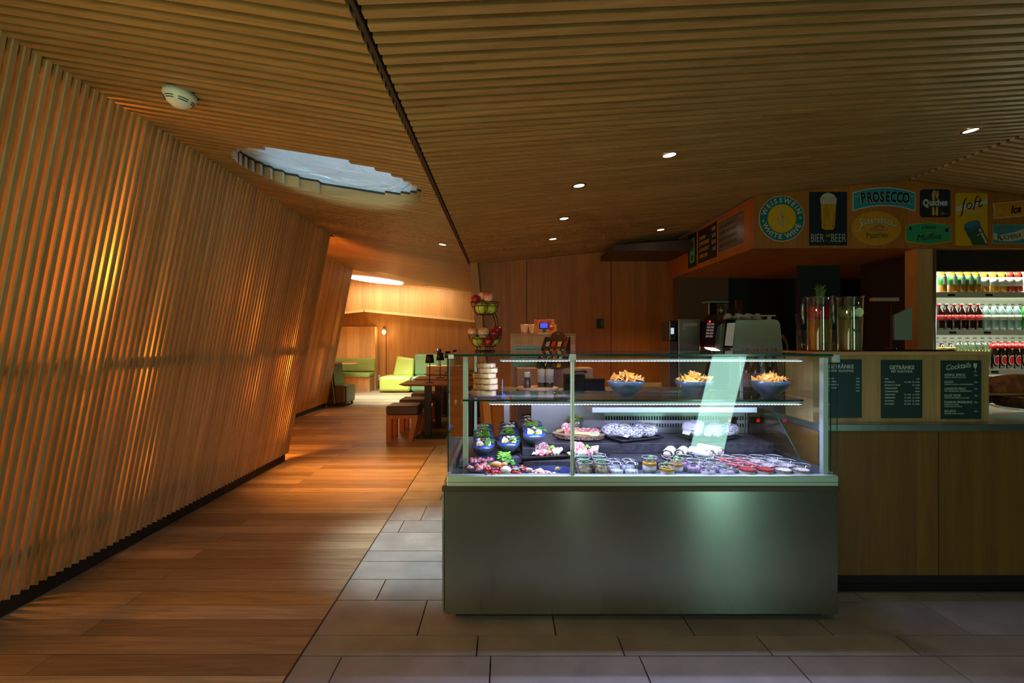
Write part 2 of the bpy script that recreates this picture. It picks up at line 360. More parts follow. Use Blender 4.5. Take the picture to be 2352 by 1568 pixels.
# --- ceiling of slats ---
PIT = .060; SD = .075
def hole(x, y): return ((x+1.12)/.60)**2+((y-3.20)/.46)**2 < 1
def zl(x, y):  # left facet, flattening towards the far room
    t = min(1, max(0, (y-6.2)/6.2)); s = .16-.055*t; base = 2.5-.16*(-4+1.9)
    return base+(.034*t)-s*(x+4)
def slat(mb, x0, x1, y, m, zf, wd=.033):
    xr = -.417; n = 1
    def yy(x): return y+m*(x-xr)
    a = [(x0, yy(x0), zf(x0)), (x1, yy(x1), zf(x1)), (x1, yy(x1)+wd, zf(x1)), (x0, yy(x0)+wd, zf(x0))]
    mb.add([*a, *[(p[0],p[1],p[2]+SD) for p in a]], [(0,3,2,1),(4,5,6,7),(0,1,5,4),(2,3,7,6)], 0)
    mb.add([*a, *[(p[0],p[1],p[2]+SD) for p in a]], [(1,2,6,5),(3,0,4,7)], 1)
    c = [(x0, yy(x0), zf(x0)+SD), (x1, yy(x1), zf(x1)+SD), (x1, yy(x1)+PIT, zf(x1)+SD), (x0, yy(x0)+PIT, zf(x0)+SD)]
    mb.hexa(c+[(p[0],p[1],p[2]+.012) for p in c], 2)
def bounds(y):
    if y < 5.45: return -2.0
    if y < 9.8: return -3.75
    return -5.2
ca = MB(); y = -1.3
random.seed(3)
while y < 12.5:
    xl = bounds(y); xr = -.44 if y < 6.1 else 1.5
    if y < 6.1: xl = -1.93
    dx = .6*math.sqrt(max(0, 1-((y-3.20)/.46)**2)) if abs(y-3.2) < .46 else 0
    z = lambda x, y=y: zl(x, y)
    if y >= 6.1 and y < 12.45: xl = -5.2
    if dx: slat(ca, xl, -1.12-dx, y, 0, z); slat(ca, -1.12+dx, xr, y, 0, z)
    else: slat(ca, xl, xr, y, 0, z)
    y += PIT
CB = mat('ceiling_backing', (.03,.018,.008), .8)
ca.prism([(-.430,2.268),(-.415,2.264),(-.415,2.36),(-.430,2.36)], -1.3, 6.1, 'y', 2)
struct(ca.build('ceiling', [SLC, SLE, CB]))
cb = MB(); y = -1.6
while y < 6.1:
    xm = 3.29
    if y+.087*2.5 > 4.02: xm = 2.04
    if y+.087*3.7 > 4.0 and xm > 3: xm = (4.02-y)/.087-.417-.02
    slat(cb, -.405, min(xm, 3.29), y, .087, lambda x: 2.263+.1*(x+.417)); y += PIT
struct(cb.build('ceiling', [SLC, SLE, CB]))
cc = MB(); y = -1.3
while y < 4.0:
    slat(cc, 3.325, 6.0, y, 0, lambda x: 2.636-.136*(x-3.31)); y += PIT
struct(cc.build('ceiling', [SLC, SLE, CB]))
struct(MB().box(-6.5, 6.2, -1.4, 14.5, 3.05, 3.1).build('ceiling', DARK))
# skylight foil
FOIL = mat('crumpled_foil', (.62,.78,.88), .36, .45)
m = FOIL; n = m.node_tree.nodes; l = m.node_tree.links; b = n['Principled BSDF']
n1 = n.new('ShaderNodeTexNoise'); n1.inputs['Scale'].default_value = 3.5; n1.inputs['Detail'].default_value = 4; n1.inputs['Distortion'].default_value = 2.5
b9 = n.new('ShaderNodeBump'); b9.inputs['Strength'].default_value = .9; b9.inputs['Distance'].default_value = .06; l.new(n1.outputs[0], b9.inputs['Height']); l.new(b9.outputs[0], b.inputs['Normal'])
fo = MB(); N = 90; vs = []; fs = []
random.seed(5)
fold = [(random.uniform(0, PI), random.uniform(2, 7), random.uniform(0, 6), random.uniform(.006,.016)) for _ in range(9)]
for j in range(N+1):
    for i in range(N+1):
        u = -1+2*i/N; v = -1+2*j/N
        x = -1.12+u*.92; yv = 3.42+v*.90
        d = sum(a*abs(math.sin(f*(u*math.cos(t)*1.3+v*math.sin(t))+p)) for t, f, p, a in fold)*.6
        rr = math.sqrt(((x+1.12)/.60)**2+((yv-3.2)/.46)**2); mk = min(1, max(0, (1.0-rr)*4)); zz = zl(x, yv)+.091+mk*(d*1.5-.030)
        vs.append((x, yv, zz))
for j in range(N):
    for i in range(N): a = j*(N+1)+i; fs.append((a, a+N+1, a+N+2, a+1))
fo.add(vs, fs, 0, True); struct(fo.build('window_1', FOIL), 'round skylight covered from above by crumpled silver foil')
# --- left slatted screens (leaning) ---
LEAN = .49/2.53
def screen(name, xb, y0, y1, ztop, pit=.048, wd=.029, dp=.042, rail=1.2):
    mb = MB(); y = y0
    while y < y1:
        zb = .075; zt = ztop
        def X(z): return xb+LEAN*z
        # slat with chamfered front corners
        sec = [(-dp,0),(-.004,0),(0,.004),(0,wd-.004),(-.004,wd),(-dp,wd)]
        zz0 = zb+.012
        lo = [(X(zb+(0 if k in (1,2,3,4) else .012))+sx, y+sy, zb+(0.0 if sy > wd/2 else .010)) for k,(sx,sy) in enumerate(sec)]
        hi = [(X(zt)+sx, y+sy, zt) for sx, sy in sec]
        k = 6; mb.add(lo+hi, [tuple(range(k))[::-1], tuple(range(k,2*k))]+[(i,(i+1)%k,(i+1)%k+k,i+k) for i in range(k)], 0)
        y += pit
    for rz in (rail, .28, ztop-.04):
        mb.hexa([(X(rz)-dp-.03,y0,rz-.03),(X(rz)-dp,y0,rz-.03),(X(rz)-dp,y1,rz-.03),(X(rz)-dp-.03,y1,rz-.03),
             (X(rz)-dp-.03,y0,rz+.03),(X(rz)-dp,y0,rz+.03),(X(rz)-dp,y1,rz+.03),(X(rz)-dp-.03,y1,rz+.03)], 0)
    return struct(mb.build(name, SLW))
screen('wall_left', -2.40, 1.2, 5.43, 2.53)
screen('wall_left', -3.52, 6.0, 9.75, 2.80)
# posts carrying the screens, and the boards behind
BK = wood('screen_backing', (.40,.22,.09), (.50,.30,.13), 'z', 'y', .3)
wb = MB(); wb.box(-3.16, -3.10, -1.4, 5.6, 0, 3.0); struct(wb.build('wall_left', BK))
wb = MB(); wb.box(-5.3, -5.2, 5.6, 13.5, 0, 3.0); struct(wb.build('wall_left', BK))
wb = MB(); wb.box(-5.3, -3.10, 5.6, 5.66, 0, 3.0); struct(wb.build('wall_left', BK))
for (x0, y0, y1) in ((-2.40, -1.3, 5.40), (-3.52, 5.7, 9.72)):
    struct(MB().box(x0-.06, x0+.0, y0, y1, 0, .085).build('baseboard_left', DARK))
    struct(MB().box(x0+.0, x0+.006, y0, y1, 0, .006).build('trim_2', STL2))
# --- kitchen rear wall with its leaning end post ---
kw = MB(); kw.prism([(-.27,0),(2.1,0),(2.1,2.5),(2.06,2.50),(-.30,2.272),(-.40,2.27)], 6.1, 6.2, 'y'); struct(kw.build('wall_back', OAK))
for x in (.285, 1.33): struct(MB().box(x-.003, x+.003, 6.094, 6.1, 0, 2.28+.1*x).build('trim_3', DARK))
wp = MB(); wp.hexa([(-.21,6.02,0),(-.12,6.02,0),(-.12,6.1,0),(-.21,6.1,0),(-.415,6.02,2.30),(-.325,6.02,2.30),(-.325,6.1,2.30),(-.415,6.1,2.30)])
struct(wp.build('trim_4', wood('post_wood', (.42,.22,.08), (.5,.28,.11), 'z')))
# --- fascia with the signs ---
FY = 4.05; FX = 2.06; FZ = 2.083
fa = MB(); fa.prism([(FX,FZ),(6.0,FZ),(6.0,2.34),(3.31,2.70),(FX,2.578)], FY, FY+.04, 'y')
fa.prism([(FY+.04,FZ),(6.1,FZ),(6.1,2.51),(FY+.04,2.51)], FX, FX+.04, 'x')
fa.box(FX+.04, 6.0, FY+.04, 6.1, FZ, FZ+.03)
struct(fa.build('wall_fascia', OAK))
# column and steel tube beside the cooler
struct(MB().box(3.425, 3.55, 4.07, 4.20, 0, FZ).build('wall_column', wood('column_wood', (.40,.23,.08), (.52,.31,.12), 'z')))
struct(MB().lathe([(.019,0),(.019,FZ)], (3.572,4.09,0), 20).build('trim_5', STL2))
# dark niche of the kitchen
NV = mat('dark_niche_panel', (.012,.017,.018), .5)
struct(MB().box(3.0, 3.42, 5.0, 5.05, 0, FZ).build('wall_niche', mat('niche_blue', (.012,.024,.026), .5)))
struct(MB().box(2.1, 6.1, 6.2, 6.25, 0, 2.6).build('wall_back', DARK))
struct(MB().box(2.1, 2.72, 5.95, 6.15, 0, 2.1).build('wall_niche', mat('niche_brown', (.10,.06,.035), .5)))
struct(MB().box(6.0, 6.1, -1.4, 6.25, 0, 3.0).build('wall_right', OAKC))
# hood
HB = MB(); HB.prism([(1.20,2.30),(2.05,2.30),(2.05,2.42),(1.20,2.36)], 5.35, 6.09, 'y'); 
tag(HB.build('vent_hood', mat('hood_dark', (.05,.03,.02), .5)), 'dark flat vent box under the slatted ceiling at the rear panelled wall', 'vent hood')
# --- far room ---
struct(MB().box(-5.2, 1.6, 13.4, 13.5, 0, 3.0).build('wall_far', OAKF))
bk = MB(); YB = 12.45
poly = [(-5.2,1.90),(-3.53,2.076),(-.40,1.76),(1.5,1.6),(1.5,2.45),(-.40,2.62),(-4.0,2.95),(-5.2,3.0)]
bk.prism(poly, YB, YB+.06, 'y'); struct(bk.build('wall_bulkhead', OAKF))
bt = MB(); bt.hexa([(-5.2,YB-.07,1.86),(-3.53,YB-.07,2.036),(-3.53,YB+.1,2.036),(-5.2,YB+.1,1.86),(-5.2,YB-.07,1.91),(-3.53,YB-.07,2.086),(-3.53,YB+.1,2.086),(-5.2,YB+.1,1.91)])
bt.hexa([(-3.50,YB-.07,2.033),(1.5,YB-.07,1.55),(1.5,YB+.1,1.55),(-3.50,YB+.1,2.033),(-3.50,YB-.07,2.093),(1.5,YB-.07,1.61),(1.5,YB+.1,1.61),(-3.50,YB+.1,2.093)])
struct(bt.build('trim_6', wood('ledge_wood', (.5,.33,.16), (.6,.42,.22), 'x')))
# board between bulkhead and far wall, so the ceiling closes
struct(MB().box(-5.2, 1.5, YB+.11, 13.4, 2.12, 2.15).build('ceiling', OAKF))
struct(MB().box(1.5, 1.56, 6.2, 13.5, 0, 3.0).build('wall_right', OAKF))
struct(MB().box(-3.9, -1.2, 13.36, 13.4, 0, .10).build('baseboard_far', DARK))
# --- wall behind the viewer, with leaning daylight windows and added fill panes ---
DAY = mat('daylight_pane', (.5,.7,.62), .5, emit=(.42,.80,.66), es=1.0); DAY.node_tree.nodes['Principled BSDF'].inputs['Emission Strength'].default_value = 9
FILLGLOW = mat('fill_glow_soft', (.5,.7,.6), .5, emit=(.70,.80,.48), es=4.0)
DAY3 = mat('daylight_pane_narrow', (.5,.7,.6), .5, emit=(.60,.78,.60), es=8.0)
BW = MB(); BW.box(-3.1, 6.0, -1.46, -1.40, 0, 3.05); struct(BW.build('wall_rear', mat('rear_wall', (.10,.07,.04), .8)))
YW = -1.14
def leanwin(name, x0, x1, z0, z1, mt, k=.24):
    p = [(x0+k*z0,YW,z0),(x1+k*z0,YW,z0),(x1+k*z1,YW,z1),(x0+k*z1,YW,z1)]
    mb = MB().add(p, [(0,1,2,3)]); o = struct(mb.build(name, mt))
    fr = MB()
    for a, c in ((0,1),(1,2),(2,3),(3,0)): fr.tube([p[a], p[c]], .02, 4)
    struct(fr.build('trim_7', BLK)); return o
leanwin('window_2', 2.16, 2.60, .02, 1.32, DAY)
leanwin('window_3', .765, .845, .02, 1.60, DAY3, 0)
leanwin('fill_pane_left', -2.95, -.95, .35, 2.15, mat('fill_glow_left', (.5,.7,.6), .5, emit=(.74,.80,.46), es=1.9), 0)  # added glowing pane, fills the slat faces from behind the viewer
leanwin('fill_pane_high', -1.5, 1.2, 1.75, 2.10, FILLGLOW, 0)  # added glowing pane, general fill to brighten the ceiling
# ---------------- refrigerated display case ----------------
def text(parent, name, s, size, loc, m, ax='xz', bold=0, sx=1, align='CENTER', shear=0, spacing=1, rot=0, depth=.0004):
    """real lettering as a mesh, lying in the plane facing the room"""
    cu = bpy.data.curves.new(name, 'FONT'); cu.body = s; cu.size = size; cu.align_x = align; cu.align_y = 'CENTER'
    cu.shear = shear; cu.space_character = spacing; cu.offset = bold*size; cu.extrude = depth; cu.resolution_u = 3
    to = bpy.data.objects.new(name, cu); C.objects.link(to)
    dg = bpy.context.evaluated_depsgraph_get(); me = bpy.data.meshes.new_from_object(to.evaluated_get(dg))
    C.objects.unlink(to); bpy.data.objects.remove(to); bpy.data.curves.remove(cu)
    M = Matrix.Rotation(PI/2, 4, 'X') @ Matrix.Rotation(rot, 4, 'Z') @ Matrix.Diagonal((sx,1,1,1))
    if ax == 'yz': M = Matrix.Rotation(-PI/2, 4, 'Z') @ M
    me.transform(Matrix.Translation(loc) @ M)
    me.materials.clear(); me.materials.append(m); me.name = name
    return me
def texts(parent, name, items, m, **kw):
    """several words joined into one lettering mesh"""
    mb = MB()
    for it in items:
        s, size, loc = it[:3]; k = dict(kw); k.update(it[3] if len(it) > 3 else {})
        me = text(parent, name, s, size, loc, m, **k)
        mb.add([tuple(v.co) for v in me.vertices], [tuple(p.vertices) for p in me.polygons])
        bpy.data.meshes.remove(me)
    return mb.build(name, m, parent)
X0, X1, YF, YR = -.281, 1.577, 2.32, 3.20
case = thing('display_case', 'refrigerated glass display counter full of food on a brushed steel base', 'display case', (0,0,0))
def part(mb, name, mt, parent=case, **k): return mb.build(name, mt, parent, **k)
STB = steel('case_front_steel', (.36,.38,.33), .21)
b_ = STB.node_tree.nodes['Principled BSDF']
b_.inputs['Anisotropic'].default_value = .85; b_.inputs['Anisotropic Rotation'].default_value = .25
tg = STB.node_tree.nodes.new('ShaderNodeTangent'); tg.direction_type = 'RADIAL'; tg.axis = 'Z'; STB.node_tree.links.new(tg.outputs[0], b_.inputs['Tangent'])
part(MB().box(X0, X1, YF, YR, .035, .64), 'base', STB, bev=.003)
part(MB().box(X0-.009, X0-.001, YF-.006, YR, .05, .628), 'side_panel', STL)
part(MB().box(X0-.010, X1+.004, YF-.008, YF+.01, .616, .640), 'front_rail', mat('rail_bronze', (.09,.07,.05), .35, .7), bev=.002)
for x in (X0+.08, X1-.08):
    for y in (YF+.08, YR-.08): part(MB().lathe([(.03,0),(.03,.01),(.012,.012),(.012,.036)], (x,y,0), 12), 'foot', BLK)
part(MB().box(X0+.05, X1-.05, YF+.05, YR-.05, .0, .034), 'plinth', DARK)
part(MB().box(X0+.012, X1-.004, YF-.012, YF+.03, .641, .692), 'front_lip', mat('lip_aluminium', (.42,.54,.47), .4, .55), bev=.006)
part(MB().box(X0+.012, X1-.004, YF-.0125, YF-.010, .660, .662), 'lip_groove', BLK)
# tub
part(MB().box(X0+.03, X1-.03, YF+.03, YR, .641, .655), 'deck', mat('deck_steel', (.42,.44,.50), .32, .9))
part(MB().box(X0+.012, X0+.03, YF+.03, YR, .641, .70), 'side_wall', STL2)
part(MB().box(X1-.025, X1-.006, YF+.03, YR, .641, .70), 'side_wall', STL2)
SLT = two('dark_slate', (.028,.027,.031), (.048,.045,.050), 30, .42)
part(MB().box(.10, 1.50, 2.555, 2.755, .656, .699), 'step', SLT, bev=.002)
part(MB().box(.17, 1.50, 2.735, 3.02, .700, .755), 'step', SLT, bev=.002)
part(MB().hexa([(-.235,2.58,.66),(.095,2.58,.685),(.095,3.18,.685),(-.235,3.18,.66),(-.235,2.58,.695),(.095,2.58,.715),(.095,3.18,.715),(-.235,3.18,.695)]), 'step', mat('step_grey', (.16,.17,.20), .4, .6), bev=.002)
part(MB().box(.098, .168, 2.60, 3.18, .70, .757), 'step', SLT, bev=.002)
# perforated rear wall
pw = MB(); x = .30; zr = [(.79,.815),(.835,.86),(.88,.905)]
pw.box(.62, 1.50, 3.03, 3.034, .755, .79); 
for za, zb_ in ((.815,.835),(.86,.88),(.905,.93)): pw.box(.62, 1.50, 3.03, 3.034, za, zb_)
x = .62
while x < 1.5:
    for za, zb_ in zr: pw.box(x, x+.0075, 3.03, 3.034, za, zb_)
    x += .0165
part(pw, 'perforated_panel', STL2)
part(MB().box(.17, .619, 3.03, 3.034, .755, .93), 'rear_panel', steel('dull_steel', (.40,.38,.36), .4))
part(MB().box(.17, 1.50, 3.06, 3.075, .70, .93), 'evaporator_cover', mat('evap', (.02,.022,.03), .5))
hd = MB(); hd.hexa([(.49,2.72,.928),(1.40,2.72,.928),(1.46,3.06,.962),(.43,3.06,.962),(.49,2.72,.956),(1.40,2.72,.956),(1.46,3.06,.985),(.43,3.06,.985)])
part(hd, 'hood_panel', STL2)
cp = MB(); cp.box(1.33, 1.43, 3.018, 3.029, .815, .855); ct = part(cp, 'thermostat', BLKG)
texts(ct, 'display_digit', [('6', .034, (1.385,3.016,.835))], mat('red_led', (.3,0,0), .5, emit=(1,.02,.04), es=6))
# rear frame and work surface
part(MB().box(-.02, X1-.09, 3.10, 3.20, .966, .985), 'rear_rail', STL2, bev=.002)
part(MB().box(X0+.02, X1-.02, YR-.02, YR, .641, .70), 'rear_sill', STL2)
# posts
PST = mat('post_aluminium', (.50,.60,.57), .38, .6)
part(MB().box(-.205, -.180, 2.47, 2.50, .66, 1.245), 'post', PST, bev=.002)
part(MB().box(-.185, -.168, 3.08, 3.10, .66, 1.245), 'post', PST, bev=.002)
part(MB().box(1.52, 1.545, 2.34, 2.37, .69, 1.245), 'post', PST, bev=.002)
part(MB().box(1.48, 1.50, 3.08, 3.10, .66, 1.245), 'post', PST, bev=.002)
mp_ = MB(); mp_.box(.316, .333, YF-.002, YF+.018, .692, 1.236); mp_.box(.322, .327, YF-.004, YF-.001, .692, 1.236)
part(mp_, 'post', PST, bev=.001)
cl = MB(); cl.box(.310, .341, YF-.008, YF+.035, 1.226, 1.262); cl.lathe([(.008,0),(.008,.006)], (.333,YF-.004,1.228), 12); part(cl, 'glass_clamp', STL2, bev=.002)
cl = MB(); cl.box(1.552, 1.582, YF-.008, YF+.035, 1.222, 1.262); part(cl, 'glass_clamp', STL2, bev=.002)
cl = MB(); cl.box(-.262, -.235, YF-.004, YF+.030, 1.240, 1.262); part(cl, 'glass_clamp', STL2, bev=.002)
# panes: single sheets with a solid polished edge
def pane(name, p4, th, edge_sides=(0,1,2,3), m=None):
    p4 = [Vector(p) for p in p4]; nrm = (p4[1]-p4[0]).cross(p4[3]-p4[0]).normalized()*th
    mb = MB(); mb.add([*p4, *[p+nrm for p in p4]], [(0,3,2,1),(4,5,6,7)], 0)
    for i in edge_sides:
        j = (i+1) % 4; mb.add([p4[i], p4[j], p4[j]+nrm, p4[i]+nrm], [(0,1,2,3)], 1)
    return mb.build(name, [m or GLS, GEDGE], case)
pane('front_glass', [(X0+.012,YF+.004,.690),(.322,YF+.004,.690),(.322,YF+.004,1.250),(X0+.012,YF+.004,1.250)], .006, (3,))
pane('front_glass', [(.327,YF+.004,.690),(X1-.004,YF+.004,.690),(X1-.004,YF+.004,1.250),(.327,YF+.004,1.250)], .006, (1,))
pane('side_glass', [(X0+.02,YF+.02,.700),(X0+.02,YF+.02,1.250),(X0+.02,YR-.02,1.250),(X0+.02,YR-.02,.700)], .006, (0,1))
pane('side_glass', [(X1-.02,YF+.02,.700),(X1-.02,YF+.02,1.250),(X1-.02,YR-.02,1.250),(X1-.02,YR-.02,.700)], .006, (0,))
pane('top_glass', [(X0+.006,YF-.003,1.252),(X1,YF-.003,1.252),(X1,3.05,1.252),(X0+.006,3.05,1.252)], .010, (0,1,2,3))
pane('shelf_glass', [(-.205,2.46,1.022),(1.50,2.46,1.022),(1.50,2.88,1.022),(-.205,2.88,1.022)], .009, (0,1,2,3))
m = glass('sneeze_glass', (.93,.95,.95), 1.2)
pane('inner_glass', [(1.47,2.40,.70),(1.47,3.0,.72),(1.47,3.0,.98),(1.47,2.72,.98)], .005, (1,3), m)
# LED bars with their diodes
LED = mat('led_strip_light', (.8,.8,1), .5, emit=(.34,.38,1.0), es=2.6)
LEDD = mat('led_diode', (1,1,1), .5, emit=(.85,.88,1.0), es=9)
for (y, z, xa, xb) in ((2.47, 1.222, -.02, 1.50), (2.475, 1.004, -.075, 1.50)):
    ho = part(MB().box(xa, xb, y-.006, y+.010, z+.003, z+.012), 'led_bar', STL2)
    part(MB().box(xa+.003, xb-.003, y-.005, y+.005, z+.0005, z+.0028), 'led_strip', LED, ho)
    dd = MB(); x = xa+.02
    while x < xb-.01: dd.box(x-.003, x+.003, y-.0062, y+.004, z-.0005, z+.0025); x += .0165
    part(dd, 'diode', LEDD, ho)
for (y, z, xa, xb, e) in ((2.47, 1.2195, -.02, 1.50, 8), (2.475, 1.0015, -.075, 1.50, 12)):
    light('AREA', 'led_bar_light', ((xa+xb)/2, y, z), e, (.52,.55,1.0), rot=(math.radians(14),0,0), shape='RECTANGLE', size=xb-xa, size_y=.012)
lp = MB(); q = random.Random(1); x = -.02
while x < .075: w_ = q.uniform(.004,.010); lp.box(x, x+w_, YF-.0132, YF-.0125, .680, .6825+q.uniform(0,.0015)); x += w_+q.uniform(.002,.008)
part(lp, 'worn_print', mat('print_grey', (.12,.15,.13), .6))
# ---------------- food ----------------
BOWLO = mat('bowl_outer_glaze', (.035,.055,.085), .3, coat=.3)
BOWLI = mat('bowl_inner_blue', (.03,.085,.42), .22, coat=.4)
LEAF = mat('leaf_green', (.07,.24,.02), .5, var=.5, scale=30)
LEAFD = mat('leaf_dark', (.03,.12,.03), .5, var=.4, scale=30)
TOM = mat('tomato_red', (.55,.02,.012), .18, coat=.4)
EGW = mat('egg_white', (.85,.85,.78), .3)
EGY = mat('egg_yolk', (.85,.42,.03), .4)
FETA = mat('white_cheese', (.85,.83,.76), .5)
CUC = two('cucumber_slice', (.45,.62,.25), (.75,.82,.55), 60, .35)
CORN = mat('corn_yellow', (.85,.50,.06), .4)
MEL = mat('melon_orange', (.85,.38,.09), .35, var=.15, scale=20)
HAM = two('ham_slice', (.55,.13,.13), (.78,.40,.36), 45, .35)
SAL = two('salami_slice', (.45,.10,.10), (.78,.55,.52), 110, .4)
CHS = mat('cheese_stick', (.85,.66,.28), .45)
GRP = mat('green_grape', (.35,.50,.10), .2, coat=.3)
rd = random.Random(7)
def leafs(mb, c, r, n, h=.018, size=.014, mi=0, seed=0):
    q = random.Random(seed)
    for _ in range(n):
        a = q.uniform(0, 2*PI); d = r*math.sqrt(q.random()); x = c[0]+d*math.cos(a); y = c[1]+d*math.sin(a); z = c[2]+q.uniform(0, h)
        s = size*q.uniform(.6, 1.3); t = q.uniform(0, 2*PI); tl = q.uniform(-.8, .8)
        ux, uy = math.cos(t), math.sin(t)
        mb.tri([(x-ux*s, y-uy*s, z-tl*s*.6), (x-uy*s*.45, y+ux*s*.45, z+.002), (x+ux*s, y+uy*s, z+tl*s*.6), (x+uy*s*.45, y-ux*s*.45, z+.003)], .0008, mi)
def chips(mb, c, r, n, s, mi=0, seed=0, h=.01):
    q = random.Random(seed)
    for _ in range(n):
        a = q.uniform(0, 2*PI); d = r*math.sqrt(q.random())
        mb.ell((c[0]+d*math.cos(a), c[1]+d*math.sin(a), c[2]+q.uniform(0,h)), s*q.uniform(.7,1.2), s*q.uniform(.7,1.2), s*.7, 7, 5, mi, rot=(q.random(), q.random(), q.random()))
def egghalf(mb, my, c, rz, tilt, s=.021):
    R = Matrix.Translation(c) @ Matrix.Rotation(rz, 4, 'Z') @ Matrix.Rotation(tilt, 4, 'X')
    prof = [(.0, -s), (s*.6, -s*.8), (s*.93, -s*.35), (s, 0), (0, 0)]
    mb.xf = R @ Matrix.Diagonal((1,1.28,1,1)); mb.lathe(prof, seg=16); mb.xf = None
    my.xf = R; my.lathe([(.0,.0002),(s*.55,.0004),(s*.5,.0035),(0,.0045)], seg=14); my.xf = None
def disc(mb, c, r, t, rz=0, tilt=0, mi=0, tx=0):
    mb.xf = Matrix.Translation(c) @ Matrix.Rotation(rz,4,'Z') @ Matrix.Rotation(tilt,4,'X') @ Matrix.Rotation(tx,4,'Y')
    mb.lathe([(r,0),(r,t)], seg=16, mi=mi, smooth=False); mb.xf = None
BR, BH = .0625, .058
_bp = [(.026,0),(.030,.004),(.046,.016),(.057,.034),(BR,.058)]
def salad_bowl(label, loc, kind, seed, rz=0, group='salad bowls in the display case'):
    t = thing('salad_bowl', label, 'bowl of salad', (loc[0],loc[1],loc[2]+.004), rz, group, rot=(.15,0,rz))
    o = MB(); o.lathe(_bp+[(BR-.002,.0592),(BR-.005,.0575)], seg=32, mi=0)
    o.lathe([(BR-.004,.0580),(.051,.034),(.040,.018),(0,.012)], seg=32, mi=1)
    o.build('bowl', [BOWLO, BOWLI], t)
    L = MB(); leafs(L, (0,0,.042), .045, 26, .016, .016, 0, seed)
    L.build('salad_leaves', LEAF if seed % 2 else LEAFD, t)
    q = random.Random(seed+50)
    if kind == 'egg':
        a = MB(); b2 = MB()
        egghalf(a, b2, (-.016,-.004,.060), .5, .65); egghalf(a, b2, (.020,.0,.060), -.5, .65)
        a.build('egg_white', EGW, t); b2.build('egg_yolk', EGY, t)
        a = MB(); leafs(a, (.03,.02,.055), .02, 5, .02, .028, 0, seed+1); a.build('herb_leaf', LEAF, t)
        a = MB(); chips(a, (-.03,.0,.048), .02, 6, .006, 0, seed, .004); a.build('corn', CORN, t)
    elif kind == 'corn':
        a = MB(); chips(a, (0,-.005,.048), .040, 60, .0055, 0, seed, .012); a.build('corn', CORN, t)
        a = MB(); chips(a, (0,-.01,.060), .03, 4, .011, 0, seed+2, .004); a.build('tomato', TOM, t)
    elif kind == 'feta':
        a = MB()
        for _ in range(11):
            x, y = q.uniform(-.035,.035), q.uniform(-.035,.03); s = q.uniform(.005,.009); a.xf = Matrix.Translation((x,y,.055)) @ Euler((q.random(),q.random(),q.random())).to_matrix().to_4x4(); a.box(-s,s,-s,s,-s*.7,s*.7); a.xf = None
        a.build('cheese_cube', FETA, t)
        a = MB(); chips(a, (.005,-.01,.058), .028, 4, .009, 0, seed+2, .004); a.build('tomato', TOM, t)
    elif kind == 'caprese':
        a = MB()
        for k in range(4): a.ell((-.025+k*.016, -.008+(k%2)*.012, .058), .012, .012, .009, 10, 7)
        a.build('mozzarella', FETA, t)
        a = MB(); chips(a, (-.01,-.018,.058), .03, 5, .010, 0, seed+3, .004); a.build('tomato', TOM, t)
    elif kind == 'greens':
        a = MB(); leafs(a, (0,0,.058), .045, 34, .02, .020, 0, seed+9); a.build('rocket_leaves', LEAF, t)
        a = MB(); chips(a, (0,-.02,.055), .02, 2, .009, 0, seed+3, .004); a.build('tomato', TOM, t)
    elif kind == 'cucumber':
        a = MB()
        for k in range(4): disc(a, (-.022+k*.016, -.010+(k%2)*.014, .058), .016, .003, 0, .3+.2*k)
        a.build('cucumber_slice', CUC, t)
        a = MB(); chips(a, (-.03,0,.058), .015, 3, .008, 0, seed+3, .004); a.build('tomato', TOM, t)
    return t
colkind = {'A': ['egg','feta','greens','corn','greens','caprese'], 'B': ['egg','caprese','greens','corn','cucumber','feta'], 'C': ['egg','feta','greens','corn','cucumber','caprese']}
desc = {'egg':'with halved egg','feta':'with white cheese cubes','greens':'with green leaves','corn':'with yellow corn','caprese':'with mozzarella','cucumber':'with cucumber slices'}
for cn, x, zb_, side in (('A', -.109, .700, 'left'), ('B', .028, .716, 'middle'), ('C', .165, .762, 'right')):
    for k, kd in enumerate(colkind[cn]):
        y = 2.655+k*.112; zz = zb_+(.0 if k == 0 else .0)
        if cn == 'C' and k == 0: y -= 0
        salad_bowl('dark blue salad bowl %s, %s from the front in the %s column' % (desc[kd], ORD[k], side), (x-(k*.005 if cn == 'A' else 0)+.004*(k%2), y, zz+.003+.001*(k%3)), kd, 10*ord(cn)+k, rz=.3*((k*7)%5-2)*.2)
# C column stands on the dark step at its left end; widen the step beneath it
# long oval dishes
def oval_dish(label, loc, rz, L=.27, W=.105):
    t = thing('oval_dish', label, 'dish of food', (loc[0],loc[1],loc[2]+.010), rz, 'long oval blue dishes at the case front', rot=(.30,0,rz))
    pr = [(.30,0),(.36,.003),(.44,.012),(.5,.026),(.485,.027),(.42,.014),(.33,.007),(0,.006)]
    o = MB(); o.lathe([(r, z) for r, z in pr[:4]], seg=40, mi=0, sx=L, sy=W); o.v = [(v[0],v[1],v[2]) for v in o.v]
    o = MB(); o.lathe(pr[:5], seg=40, mi=0, sx=L, sy=W); o.lathe(pr[4:], seg=40, mi=1, sx=L, sy=W)
    o.build('dish', [BOWLO, BOWLI], t); return t
def hamroll(mb, c, s, seed):
    q = random.Random(seed)
    for k in range(6):
        x, y = c[0]+q.uniform(-s,s), c[1]+q.uniform(-s*.4,s*.4); a = q.uniform(0,PI)
        pts = [(x+.026*math.cos(a)*u, y+.026*math.sin(a)*u, c[2]+.008+.010*math.sin(u*3+k)) for u in (-1,-.5,0,.5,1)]
        mb.tube(pts, [.006,.012,.014,.012,.005], 7)
t = oval_dish('long oval blue dish with roast meat slices and curly lettuce, behind the other oval dishes', (-.075,2.555,.672), math.radians(16), .26)
